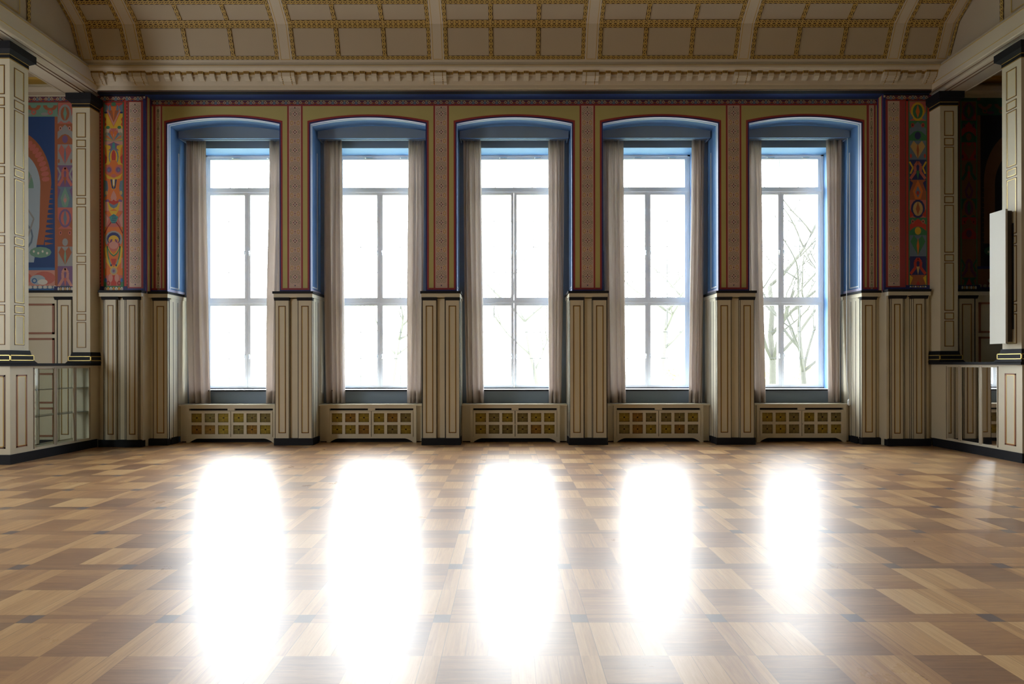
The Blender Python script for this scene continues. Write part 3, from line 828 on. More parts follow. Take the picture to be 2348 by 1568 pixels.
# aisle wainscot
for s, nm in ((-1, 'cream panelled wainscot with russet framed squares in the left aisle'), (1, 'shaded panelled wainscot with framed squares in the right aisle')):
    o = (s*8.6, YDO, 0); r = empty('aisle_wainscot', o, nm, 'wainscot')
    X = lambda px: -.12+(px-1165)*YDO/1230
    if s < 0: pa, pb, q0, q1 = X(127), X(169), -9.9, X(122)
    else: pa, pb, q0, q1 = X(2193), X(2240), X(2247), 9.9
    m = MB(o); m.box(s*7.89, s*XOUT, YDO+.03, YO, 0, ZC-.10, CREAM); m.build('backing_panel', r)
    m = MB(o); m.box(pa+.06, pb-.05, YDO, YDO+.05, .12, ZC-.15, CREAM)
    framed(m, pa+.10, pb-.09, .22, 2.55, YDO)
    for xx in (pa+.01, pa+.055, pb-.05, pb-.01): m.box(xx-.007, xx+.007, YDO+.026, YDO+.03, .12, ZC-.15, SLATE)
    m.build('pilaster', r)
    m = MB(o); m.prism_x([(YDO+.05, ZC-.155), (YDO-.006, ZC-.155), (YDO-.03, ZC-.1), (YDO+.05, ZC-.1)], pa-.01, pb+.01, SLATE); m.build('capital', r)
    for (z0, z1) in ((2.03, 2.58), (1.40, 1.96), (.78, 1.33), (.18, .71)):
        xx = q1 if s < 0 else q0
        for i in range(3):
            a = xx+s*(i*.74); b = a+s*.68
            a, b = min(a, b), max(a, b)
            m = MB(o); t = .034; y = YDO+.018
            M_ = REDBR
            m.box(a, b, y, YDO+.04, z0, z0+t, M_); m.box(a, b, y, YDO+.04, z1-t, z1, M_); m.box(a, a+t, y, YDO+.04, z0, z1, M_); m.box(b-t, b, y, YDO+.04, z0, z1, M_)
            m.build('panel_frame', r)
    a, b = min(s*7.89, s*XOUT), max(s*7.89, s*XOUT)
    moulding(r, o, a, b, YDO); plinth(r, o, a, b, YDO, YO, e=0)

# ------------------------------------------------------------------ radiator cabinets
GR = [mat('brass_grille', (.46, .34, .05), .4, metal=.6), mat('copper_grille', (.42, .24, .05), .4, metal=.6), mat('dull_bronze_grille', (.32, .26, .09), .4, metal=.6)]
def rosette(mb, cx, cz, w, h, y, m, n=40):
    """square-ish four lobed pierced rosette of concentric lines"""
    def rad(t, sc):
        # rounded-square, lobed outline with notches on the axes
        c, s_ = cos(t), sin(t)
        e = (abs(c)**6+abs(s_)**6)**(-1/6)
        e *= 1-.09*math.exp(-((min(abs(c), abs(s_)))/.16)**2)
        return (cx+c*e*sc*w/2, cz+s_*e*sc*h/2)
    for k, sc in enumerate((1.0, .86, .73, .60, .48, .36, .25)):
        wd = .060 if k else .05
        for i in range(n):
            t, u = 2*pi*i/n, 2*pi*(i+1)/n
            a, b, c, d = rad(t, sc), rad(u, sc), rad(u, sc-wd), rad(t, sc-wd)
            mb.face([(a[0], y, a[1]), (b[0], y, b[1]), (c[0], y, c[1]), (d[0], y, d[1])], m)
            mb.face([(d[0], y, d[1]), (c[0], y, c[1]), (c[0], y+.006, c[1]), (d[0], y+.006, d[1])], m)
            mb.face([(a[0], y, a[1]), (a[0], y+.006, a[1]), (b[0], y+.006, b[1]), (b[0], y, b[1])], m)
    mb.box(cx-.004, cx+.004, y-.004, y+.006, cz+h*.10, cz+h*.49, m); mb.box(cx-.004, cx+.004, y-.004, y+.006, cz-h*.49, cz-h*.10, m)
    mb.box(cx+w*.12, cx+w*.49, y-.004, y+.006, cz-.004, cz+.004, m); mb.box(cx-w*.49, cx-w*.12, y-.004, y+.006, cz-.004, cz+.004, m)
YC = 10.12
cabn = ['cream radiator cabinet with brass rosette grilles under the leftmost window',
        'cream radiator cabinet with brass rosette grilles under the second window from left',
        'cream radiator cabinet with brass rosette grilles under the middle window',
        'cream radiator cabinet with brass rosette grilles under the fourth window from left',
        'cream radiator cabinet with dim rosette grilles under the rightmost window']
CABC = [-.12+((430+629)/2-1165)*YC/1230, -.12+((753+950)/2-1165)*YC/1230, .01, -.12+((1408+1612)/2-1165)*YC/1230, -.12+((1738+1938)/2-1165)*YC/1230]
BACKB = mat('grille_backing', (.022, .014, .006), .8)
WALLD = mat('bounce_cutting_dark_wall', (.20, .155, .11), .6)  # invented dark colour for unseen walls, lowers the bounce light
for k, (x0, x1) in enumerate(OPEN):
    a = x0+.066; b = x1-.066
    c = CABC[k]; hw = .845
    c = max(a+hw+.02, min(b-hw-.02, c))
    o = (c, YC, 0); r = empty('radiator_cabinet', o, cabn[k], 'radiator cabinet', 'radiator cabinets under the windows')
    m = MB(o); m.box(a+.002, b-.002, YC-.012, YB, .695, .722, CREAM); bevel(m.build('top', r), .005)
    m = MB(o)   # frame
    y0, y1 = YC, YC+.035
    m.box(c-hw, c-hw+.055, y0, y1, 0, .697, CREAM); m.box(c+hw-.055, c+hw, y0, y1, 0, .697, CREAM)
    m.box(c-hw+.055, c+hw-.055, y0, y1, .645, .697, CREAM)
    m.box(c-.065, c+.065, y0, y1, .603, .645, CREAM); m.box(c-hw+.055, c+hw-.055, y0, y1, .595, .608, CREAM)
    # skirt with scooped ends
    sk = [(c-hw+.055, .0), (c-hw+.075, .02)]+[(c-hw+.08+.15*(i/8), .025+.055*sin(pi/2*i/8)) for i in range(9)]
    sk = sk+[(2*c-x, z) for x, z in reversed(sk)]
    for i in range(len(sk)-1):
        p_, q_ = sk[i], sk[i+1]
        if q_[0]-p_[0] < 1e-5: continue
        m.face([(p_[0], y0, p_[1]), (q_[0], y0, q_[1]), (q_[0], y0, .112), (p_[0], y0, .112)], CREAM)
        m.face([(p_[0], y0, p_[1]), (p_[0], y1, p_[1]), (q_[0], y1, q_[1]), (q_[0], y0, q_[1])], CREAM)
    m.build('frame', r)
    m = MB(o)   # fillers and side
    m.box(a+.002, c-hw, YC+.05, YC+.08, 0.02, .697, CREAM)
    m.box(c-hw, c-hw+.02, YC+.035, YB-.01, .02, .697, CREAM)
    m.build('side_filler', r); m = MB(o); m.box(c+hw, b-.002, YC+.05, YC+.08, 0.02, .697, CREAM); m.box(c+hw-.02, c+hw, YC+.035, YB-.01, .02, .697, CREAM)
    m.build('side_filler', r)
    m = MB(o); m.box(c-hw+.06, c+hw-.06, YC+.05, YC+.06, .10, .69, DARK); m.box(c-hw+.1, c-.02, YC+.1, YC+.22, .05, .6, DARK); m.box(c+.02, c+hw-.1, YC+.1, YC+.22, .05, .6, DARK); m.build('radiator', r); m = MB(o); m.box(a+.01, b-.01, YC+.085, YC+.10, 0, .12, DARK); m.build('under_shade_strip', r)  # black strip below and sheet behind the doors stand in for shade
    for s in (-1, 1):
        d0, d1 = (c-hw+.06, c-.006) if s < 0 else (c+.006, c+hw-.06)
        m = MB(o); yy0, yy1 = YC-.008, YC+.016; z0, z1 = .112, .592
        gw, gh = .198, .168; px_, pz = .252, .222
        dc = (d0+d1)/2
        gx = [dc-px_, dc, dc+px_]; gz = [.352-pz/2+.008, .352+pz/2+.008]
        cols = [d0]+sum([[g-gw/2, g+gw/2] for g in gx], [])+[d1]
        rows = [z0]+sum([[g-gh/2, g+gh/2] for g in gz], [])+[z1]
        for i in range(0, len(cols), 2): m.box(cols[i], cols[i+1], yy0, yy1, z0, z1, CREAM)
        for i in range(1, len(cols)-1, 2):
            for j in range(0, len(rows), 2): m.box(cols[i], cols[i+1], yy0, yy1, rows[j], rows[j+1], CREAM)
        d = m.build('door', r)
        for g in gx:
            for h in gz:
                q = MB(o); mm = random.choice(GR if k < 4 else [GR[2], GR[2], GR[0]])
                rosette(q, g, h, gw*.96, gh*.96, YC+.004, mm)
                q.face([(g-gw/2, YC+.014, h-gh/2), (g+gw/2, YC+.014, h-gh/2), (g+gw/2, YC+.014, h+gh/2), (g-gw/2, YC+.014, h+gh/2)], BACKB)
                q.build('grille', d)
    m = MB(o); m.tube([(c, YC-.012, .345), (c, YC-.03, .345)], [.006, .010], STEEL); m.build('knob', r)

# ------------------------------------------------------------------ windows
def bar(mb, x0, x1, z0, z1, y0=YW-.035, y1=YW+.035, m=WHITE): mb.box(x0, x1, y0, y1, z0, z1, m)
for k, mx in enumerate(MULL):
    o = (mx, YW, ZW0)
    r = empty('window_%d' % (k+1), o, 'tall white casement window, number %d from the left' % (k+1), None, None, 'structure')
    m = MB(o); a, b = mx-HW, mx+HW; fw = .045
    bar(m, a, a+fw, ZW0, ZW1, YW-.05, YW+.06); bar(m, b-fw, b, ZW0, ZW1, YW-.05, YW+.06)
    bar(m, a, b, ZW1-.03, ZW1, YW-.05, YW+.06); bar(m, a, b, ZW0, ZW0+.02, YW-.05, YW+.06)
    ZT1, ZT2 = 4.955, 2.735      # upper transom, middle transom centres
    bar(m, a+fw, b-fw, ZT1-.02, ZT1+.02, YW-.06, YW+.05); bar(m, a+fw, b-fw, ZT2-.025, ZT2+.025, YW-.06, YW+.05)
    bevel(m.build('frame', r), .005)
    # fanlight sash
    def sash(x0, x1, z0, z1, nx, nz, st=.055, name='casement', hoz=None):
        m = MB(o)
        bar(m, x0, x0+st, z0, z1); bar(m, x1-st, x1, z0, z1); bar(m, x0+st, x1-st, z0, z0+st); bar(m, x0+st, x1-st, z1-st, z1)
        s_ = bevel(m.build(name, r), .006)
        g = MB(o); g.face([(x0+st, YW-.005, z0+st), (x1-st, YW-.005, z0+st), (x1-st, YW-.005, z1-st), (x0+st, YW-.005, z1-st)], PANE)
        g.build('pane', s_)
        q = MB(o)
        for i in range(1, nx):
            x = x0+st+(x1-x0-2*st)*i/nx; q.box(x-.006, x+.006, YW+.012, YW+.020, z0+st, z1-st, BARW)
        for j in range(1, nz):
            z = z0+st+(z1-z0-2*st)*j/nz; q.box(x0+st, x1-st, YW+.021, YW+.028, z-.006, z+.006, BARW)
        q.build('glazing_bars', s_)
        return s_
    sash(a+fw, b-fw, ZT1+.02, ZW1-.03, 4, 1, name='fanlight')
    for (x0, x1) in ((a+fw, mx-.002), (mx+.002, b-fw)):
        sash(x0, x1, ZT2+.025, ZT1-.02, 2, 4); sash(x0, x1, ZW0+.02, ZT2-.025, 2, 3)
    for z in (3.75, 1.675):
        for s in (-1, 1):
            q = MB(o); x = mx+s*.045
            q.tube([(x, YW-.036, z), (x, YW-.075, z)], .008, STEEL); q.tube([(x, YW-.07, z+.005), (x+s*.004, YW-.072, z-.09)], .008, STEEL)
            q.build('handle', r)
    for x in (mx-.28, mx+.42):
        q = MB(o); q.box(x, x+.14, YW-.062, YW-.045, ZW1-.062, ZW1-.052, STEEL); q.tube([(x, YW-.055, ZW1-.057), (x-.015, YW-.085, ZW1-.065)], .012, WHITE); q.build('latch', r)
    q = MB(o); q.box(a, b, YB-.0, YW+.2, ZW0-.028, ZW0, WHITE); q.box(a, b, YB-.035, YB+.0, ZW0-.03, ZW0-.002, SLATE); q.box(a, b, YW-.07, YW-.05, ZW0, ZW0+.018, SLATE)
    q.build('sill', r)

# ------------------------------------------------------------------ pelmets and curtains
YP = 10.18
ords = ['leftmost', 'second', 'middle', 'fourth', 'rightmost']
for k, (x0, x1) in enumerate(OPEN):
    a, b = x0+.03, x1-.03
    A = arch(a, b, 5.90, 5.995)
    o = ((a+b)/2, YP, 5.74); r = empty('curtain_pelmet', o, 'arched blue-grey curtain pelmet board in the %s window niche' % ords[k], 'pelmet', 'curtain pelmets in the niches')
    m = MB(o); z0 = 5.768
    for i in range(len(A)-1):
        p_, q_ = A[i], A[i+1]
        m.face([(p_[0], YP, z0), (q_[0], YP, z0), (q_[0], YP, q_[1]), (p_[0], YP, p_[1])], BLUEG)
        m.face([(p_[0], YP+.02, z0), (p_[0], YP+.02, p_[1]), (q_[0], YP+.02, q_[1]), (q_[0], YP+.02, z0)], BLUEG)
        m.face([(p_[0], YP, p_[1]), (q_[0], YP, q_[1]), (q_[0], YP+.02, q_[1]), (p_[0], YP+.02, p_[1])], BLUEG)
    m.face([(a, YP, z0), (a, YP+.02, z0), (b, YP+.02, z0), (b, YP, z0)], BLUEG)
    m.box(a, a+.02, YP+.02, YB, z0, 5.90, BLUEG); m.box(b-.02, b, YP+.02, YB, z0, 5.90, BLUEG)
    m.build('board', r)
    m = MB(o); m.box(a, b, YP-.003, YP+.02, z0-.004, z0, BLUE); m.build('edge_strip', r)
    m = MB(o); m.box(a+.03, b-.03, YP+.09, YP+.15, z0+.012, z0+.03, BLUEG); m.build('curtain_track', r)

# (left px top, right px top, left px bottom, right px bottom)
CP = [((427, 474, 430, 484), (618, 655, 611, 648)),
      ((735, 786, 742, 789), (938, 984, 934, 978)),
      ((1056, 1104, 1066, 1110), (1258, 1306, 1260, 1302)),
      ((1380, 1431, 1388, 1437), (1587, 1628, 1580, 1626)),
      ((1712, 1746, 1716, 1758), (1894, 1945, 1900, 1949))]
YCU = 10.335
def px2x(p, Y): return -.12+(p-1165)*Y/1230
for k in range(5):
    for s in (0, 1):
        tl, tr, bl, br = [px2x(p, YCU) for p in CP[k][s]]
        lo_ = OPEN[k][0]+.088; hi_ = OPEN[k][1]-.088
        tl, tr, bl, br = [max(lo_, min(hi_, v)) for v in (tl, tr, bl, br)]
        bl = max(bl, lo_+.06); br = min(br, hi_-.06)
        rn = random.Random(k*10+s+3)
        nf = rn.choice([3, 3.5, 4]); ph = rn.random()*6
        am = [rn.uniform(.5, 1.1) for _ in range(12)]
        wob = [rn.uniform(-.5, .5) for _ in range(12)]
        NU, NV = 110, 34
        zt, zb = 5.778, .728
        verts = []; faces = []
        cx = (tl+tr)/2
        for j in range(NV+1):
            v = j/NV; z = zt+(zb-zt)*v
            xl = tl+(bl-tl)*v**1.3; xr = tr+(br-tr)*v**1.3
            if k == 4 and s == 1:      # bulge of the last curtain, gathered towards the top
                xl += .10*math.exp(-((v-.80)/.16)**2)*0 - .0
                xl += -.05*sin(pi*min(1, v/.8))*0
            for i in range(NU+1):
                u = i/NU
                uu = u+.06*sin(2*pi*u+ph)+.02*sin(2*pi*u*2.3+ph*2+v*1.2)
                big = sin(2*pi*nf*uu+ph+.5*sin(3*v+wob[0]*3))
                kk = int(uu*nf) % 12
                big = (abs(big)**.8)*(1 if big > 0 else -1)*am[kk]
                fine = sin(2*pi*nf*3.1*u+ph*2)
                t = math.exp(-v*4)
                d = .064*big*(1-t*.7)+.010*fine*(.12+.88*t)+.016*sin(2*pi*uu*2.3+ph+4*v)
                x = xl+(xr-xl)*u+.012*cos(2*pi*nf*uu+ph)*(1-t)+.004*sin(7*v+i*.1)
                x = max(lo_-.012, min(hi_+.012, x))
                if z < .76: pass
                verts.append((x-cx, d*.92+.0, z-zb))
        W_ = NU+1
        for j in range(NV):
            for i in range(NU):
                faces.append((j*W_+i, j*W_+i+1, (j+1)*W_+i+1, (j+1)*W_+i))
        me = bpy.data.meshes.new('curtain'); me.from_pydata(verts, [], faces)
        me.polygons.foreach_set('use_smooth', [True]*len(faces)); me.materials.append(CURT); me.update()
        ob = bpy.data.objects.new('curtain', me); COL.objects.link(ob); ob.location = (cx, YCU, zb)
        sd = ob.modifiers.new('cloth', 'SOLIDIFY'); sd.thickness = .003
        tag(ob, 'long taupe curtain hanging at the %s side of the %s' % (('left', 'right')[s], ['leftmost window', 'second window from the left', 'middle window', 'fourth window from the left', 'rightmost window'][k]), 'curtain', 'taupe curtains at the windows')

# pull cord at rightmost window
m = MB((6.28, 10.12, .72))
m.tube([(6.30, 10.14, 5.74), (6.27, 10.12, 3.0), (6.265, 10.11, 1.2), (6.27, 10.06, .80)], .006, WHITEL)
c_ = m.build('pull_cord'); tag(c_, 'thin white pull cord hanging right of the rightmost curtain', 'cord')
m = MB((0, 0, 0)); m.tube([(-.01, -.06, .10), (-.01, -.06, .07), (-.01, -.06, -.01), (-.01, -.06, -.03)], [.006, .018, .022, .008], WHITEL, 12)
m.build('cord_knob', c_)

# ------------------------------------------------------------------ cornice
CORN = [(YM+.0, 6.352), (9.70, 6.360), (9.62, 6.366), (9.613, 6.370), (9.588, 6.372), (9.580, 6.376), (9.580, 6.40), (9.575, 6.405), (9.575, 6.455), (9.565, 6.47), (9.545, 6.52), (9.530, 6.56), (9.525, 6.585), (9.505, 6.585), (9.505, 6.610), (9.49, 6.613), (9.49, 6.648), (9.48, 6.652), (9.45, 6.656), (9.43, 6.670), (9.415, 6.69), (9.412, 6.718), (9.410, 6.724), (9.412, 6.730), (9.43, 6.755), (9.45, 6.760), (9.452, 6.81), (YM+.1, 6.82)]
cm = [BLUEC, SLATE, SLATE, BEADR, SLATE] + [CREAMW]*9 + [BEADS, BEADS] + [CREAMW]*5 + [GOLDD] + [CREAMW]*8
m = MB(); m.sheet_x(CORN, -7.55, 7.55, cm)
cor = m.build('trim_8'); tag(cor, kind='structure', label='projecting cornice with gilded bracket row above the windows')
def bracket(x, w, big):
    m = MB()
    hw = w/2
    if big: prof = [(9.50, 6.672), (9.455, 6.672), (9.452, 6.61), (9.463, 6.56), (9.49, 6.53), (9.525, 6.50), (9.535, 6.47), (9.575, 6.46)]
    else: prof = [(9.50, 6.660), (9.470, 6.660), (9.468, 6.60), (9.480, 6.565), (9.500, 6.540), (9.535, 6.515), (9.56, 6.512)]
    back = [(9.60, prof[-1][1]), (9.60, prof[0][1])]
    m.prism_x(prof+back, x-hw, x+hw, CREAMW)
    zt = prof[0][1]
    for i, dz in enumerate((.002, .026)):
        y = prof[1][0]-.004
        m.box(x-hw-.002, x+hw+.002, y+.001, y+.05, zt-.05, zt, BROWN) if not i else None
        m.face([(x-hw-.002, y, zt-dz-.021), (x+hw+.002, y, zt-dz-.021), (x+hw+.002, y, zt-dz), (x-hw-.002, y, zt-dz)], BEADS, uv=[(0, 0), (w, 0), (w, 1), (0, 1)])
        for e in (-1, 1):
            X = x+e*(hw+.003)
            m.face([(X, y, zt-dz-.021), (X, y+.06, zt-dz-.021), (X, y+.06, zt-dz), (X, y, zt-dz)], BEADS, uv=[(0, 0), (.06, 0), (.06, 1), (0, 1)])
    if big:
        for e in (-1, 1):
            xa = x+e*hw*.55
            for i in range(1, len(prof)-1):
                a, b = prof[i], prof[i+1]
                m.face([(xa-.006, a[0]-.003, a[1]-.001), (xa+.006, a[0]-.003, a[1]-.001), (xa+.006, b[0]-.003, b[1]-.001), (xa-.006, b[0]-.003, b[1]-.001)], BEADS, uv=[(a[1], 0), (a[1], 1), (b[1], 1), (b[1], 0)])
    return m
BIG = [-7.385, -6.66, -4.03, -1.3475, 1.3475, 4.03, 6.66, 7.385]
for x in BIG: bracket(x, .285 if abs(x) < 7 else .24, True).build('scroll_bracket', cor)
proto = None
def small(x):
    global proto
    if proto is None:
        proto = bracket(0, .088, False).build('dentil_bracket', cor); proto.location.x = x
    else:
        c = proto.copy(); COL.objects.link(c); c.parent = cor; c.location.x = x
for i in range(len(BIG)-1):
    a, b = BIG[i], BIG[i+1]
    if b-a < 1:
        n = 2; 
        for j in range(n): small(a+(b-a)*(j+1)/(n+1))
    else:
        n = 11; g = .309
        for j in range(n): small(a+g+(b-a-2*g)*j/(n-1))

# ------------------------------------------------------------------ vault
VP = [(9.452, 6.795), (9.25, 7.347), (8.97, 7.575), (8.2, 7.98), (7.1, 8.25), (5.6, 8.42), (-.9, 8.42), (-2.4, 8.25), (-3.5, 7.98), (-4.3, 7.6), (-4.6, 7.37), (-4.8, 6.85), (YREAR, 6.85)]
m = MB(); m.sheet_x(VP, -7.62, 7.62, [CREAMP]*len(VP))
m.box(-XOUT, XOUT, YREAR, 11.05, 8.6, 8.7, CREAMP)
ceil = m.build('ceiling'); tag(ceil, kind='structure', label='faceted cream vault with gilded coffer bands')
def fpt(i, t, n):   # point on facet i at fraction t, lifted by n towards the room
    (y0, z0), (y1, z1) = VP[i], VP[i+1]
    L = math.hypot(y1-y0, z1-z0); ny, nz = -(z1-z0)/L, (y1-y0)/L
    return (y0+(y1-y0)*t+ny*n, z0+(z1-z0)*t+nz*n)
def flen(i): return math.hypot(VP[i+1][0]-VP[i][0], VP[i+1][1]-VP[i][1])
def band_h(mb, i, d0, d1, x0, x1, m, lift=.012):
    """horizontal band on facet i between distances d0,d1 along the facet"""
    L = flen(i); a0 = fpt(i, d0/L, 0); a = fpt(i, d0/L, lift); b = fpt(i, d1/L, lift); b0 = fpt(i, d1/L, 0)
    mb.face([(x0, *a), (x1, *a), (x1, *b), (x0, *b)], m, uv=[(x0, -1), (x1, -1), (x1, 1), (x0, 1)])
    mb.face([(x0, *a0), (x1, *a0), (x1, *a), (x0, *a)], GOLDD if m is BRAID else m); mb.face([(x0, *b), (x1, *b), (x1, *b0), (x0, *b0)], GOLDD if m is BRAID else m)
def band_v(mb, i, x0, x1, d0, d1, m, lift=.012):
    L = flen(i); a = fpt(i, d0/L, lift); b = fpt(i, d1/L, lift); a0 = fpt(i, d0/L, 0); b0 = fpt(i, d1/L, 0)
    mb.face([(x0, *a), (x1, *a), (x1, *b), (x0, *b)], m, uv=[(d0, -1), (d0, 1), (d1, 1), (d1, -1)])
    mm = GOLDD if m is BRAID else m
    mb.face([(x0, *a0), (x0, *a), (x0, *b), (x0, *b0)], mm); mb.face([(x1, *a0), (x1, *a), (x1, *b), (x1, *b0)], mm)
RIBX = [-6.65, -4.02, -1.3475, 1.3475, 4.02, 6.65]
RW = .115
BW = .056
for j, x in enumerate(RIBX+[-7.50, 7.50]):
    m = MB(); hw = RW if j < 6 else .10
    for i in range(0, len(VP)-2):
        L = flen(i)
        band_v(m, i, x-hw, x+hw, .0 if i else .004, L+.002, CREAMW, .012)
        for e in (-1, 1):
            s0 = .045 if i == 0 else 0
            band_v(m, i, x+e*hw*.70-.006, x+e*hw*.70+.006, s0, L, DOTS, .0135)
        if i == 0: band_h(m, 0, .042, .054, x-hw*.7, x+hw*.7, DOTS, .0135)
    m.build('rib', ceil)
bays = [(-7.40, -6.65-RW, 1)]+[(RIBX[i]+RW, RIBX[i+1]-RW, 3) for i in range(5)]+[(6.65+RW, 7.40, 1)]
for (x0, x1, n) in bays:
    m = MB()
    for i in range(0, len(VP)-2):
        L = flen(i)
        rows = max(1, round(L/.75)) if i > 1 else 1
        s0 = .045 if i == 0 else 0
        if i > 0: band_h(m, i, 0, BW+.006, x0, x1, BRAID)
        else:
            band_h(m, i, s0, s0+BW, x0, x1, BRAID); band_h(m, i, .002, s0, x0, x1, CREAMW, .0118)
        band_h(m, i, L-BW-.006, L, x0, x1, BRAID)
        for q in range(1, rows): band_h(m, i, L*q/rows-.05, L*q/rows+.05, x0, x1, BRAID)
        band_v(m, i, x0, x0+BW+.008, s0, L, BRAID, .0125); band_v(m, i, x1-BW-.008, x1, s0, L, BRAID, .0125)
        for q in range(1, n):
            xc = x0+(x1-x0)*q/n
            band_v(m, i, xc-.035, xc+.035, s0+BW, L-BW, BRAID, .0118)
    m.build('braided_band', ceil)

# ------------------------------------------------------------------ arcade beams, lunettes and aisles
WESTW = [4.3]
for s in (-1, 1):
    prof = [(7.95, 6.27), (7.66, 6.27), (7.655, 6.285), (7.615, 6.29), (7.61, 6.305), (7.585, 6.315), (7.55, 6.345), (7.515, 6.350), (7.51, 6.362), (7.465, 6.37), (7.455, 6.385), (7.455, 6.463), (7.452, 6.467), (7.455, 6.475), (7.475, 6.70), (7.472, 6.706), (7.475, 6.712), (7.50, 6.76), (7.61, 6.765)]
    mats = [CREAMW, BROWN, CREAMW, BROWN, CREAMW, CREAMW, CREAMW, BROWN]+[CREAMW]*3+[GOLDD, GOLDD]+[CREAMW]+[GOLDD, GOLDD]+[CREAMW]*4
    m = MB(); m.sheet_y([(s*x, z) for x, z in prof], YREAR, 9.72, mats)
    tag(m.build('trim_%d' % (9 if s < 0 else 10)), kind='structure', label='moulded cream beam over the %s arcade' % ('left' if s < 0 else 'right'))
    # lunette
    m = MB(); X = s*7.61
    poly = [(y, z) for y, z in VP if z > 6.79]
    pts = [(X, YREAR, 6.75)]+[(X, y, z+.01) for y, z in reversed(poly)]+[(X, 9.8, 6.75)]
    m.face(pts, CREAMP)
    def strip(p, q, wd, mt, off=.012):
        (y0, z0), (y1, z1) = p, q; L = math.hypot(y1-y0, z1-z0); ny, nz = -(z1-z0)/L*wd/2, (y1-y0)/L*wd/2
        XX = X-s*off
        m.face([(XX, y0+ny, z0+nz), (XX, y0-ny, z0-nz), (XX, y1-ny, z1-nz), (XX, y1+ny, z1+nz)], mt, uv=[(0, 1), (0, -1), (L, -1), (L, 1)])
    strip((9.38, 6.80), (-4.6, 6.80), .05, BRAID)
    inn = [(9.38, 6.86), (9.19, 7.34), (8.93, 7.54), (8.17, 7.915), (7.08, 8.185), (5.58, 8.355)]
    for a, b in zip(inn[:-1], inn[1:]): strip(a, b, .06, BRAID, .013)
    for yb in (8.38, 5.0):
        zt = 7.80 if yb > 8 else 8.35
        strip((yb, 6.82), (yb, zt), .06, BRAID, .014)
        strip((yb-.16, 6.86), (yb-.16, zt+.05), .012, GOLDD, .014); strip((yb-.16, 6.86), (yb-2.6, 6.86), .012, GOLDD, .014)
    tag(m.build('wall_%s' % ('left' if s < 0 else 'right')), kind='structure', label='end lunette wall above the arcade')
    # aisle ceiling
    m = MB(); m.face([(s*7.60, YREAR, 6.60), (s*XOUT, YREAR, 6.60), (s*XOUT, 9.8, 6.60), (s*7.60, 9.8, 6.60)], CREAMP)
    m.box(s*7.6, s*XOUT, 9.60, 9.73, 6.36, 6.45, CREAMW); m.box(s*7.6, s*XOUT, 9.55, 9.73, 6.56, 6.60, GOLDD)
    m.box(s*8.9, s*9.0, YREAR, 9.6, 6.54, 6.60, GOLDD)
    m.box(s*7.93, s*7.955, YREAR, 9.72, 6.262, 6.60, CREAMW)
    tag(m.build('trim_%d' % (11 if s < 0 else 12)), kind='structure', label='%s aisle ceiling with bands' % ('left' if s < 0 else 'right'))
    # outer wall with openings (left one has a side window that lights the room)
    m = MB()
    if s < 0:
        ys = [YREAR]+sum([[y-.8, y+.8] for y in WESTW], [])+[11.05]
        for i in range(0, len(ys), 2): m.box(-XOUT-.2, -XOUT, ys[i], ys[i+1], 0, 8.6, CREAM)
        for y in WESTW: m.box(-XOUT-.2, -XOUT, y-.8, y+.8, 0, 1.0, CREAM); m.box(-XOUT-.2, -XOUT, y-.8, y+.8, 5.0, 8.6, CREAM)
    else:
        m.box(XOUT, XOUT+.2, YREAR, 11.05, 0, 8.6, WALLD)
    tag(m.build('wall_%s' % ('west' if s < 0 else 'east')), kind='structure', label='outer aisle wall')
m = MB(); m.box(-XOUT, XOUT, YREAR-.2, YREAR, 0, 8.6, WALLD); tag(m.build('wall_south'), kind='structure', label='dark rear wall')
m = MB(); m.box(7.84, 7.95, YREAR, 7.98, 0, 6.27, WALLD); tag(m.build('wall_light_blocker'), kind='structure', label='added unseen dark wall blocking light into the right aisle')  # unseen wall added to keep the right aisle dark

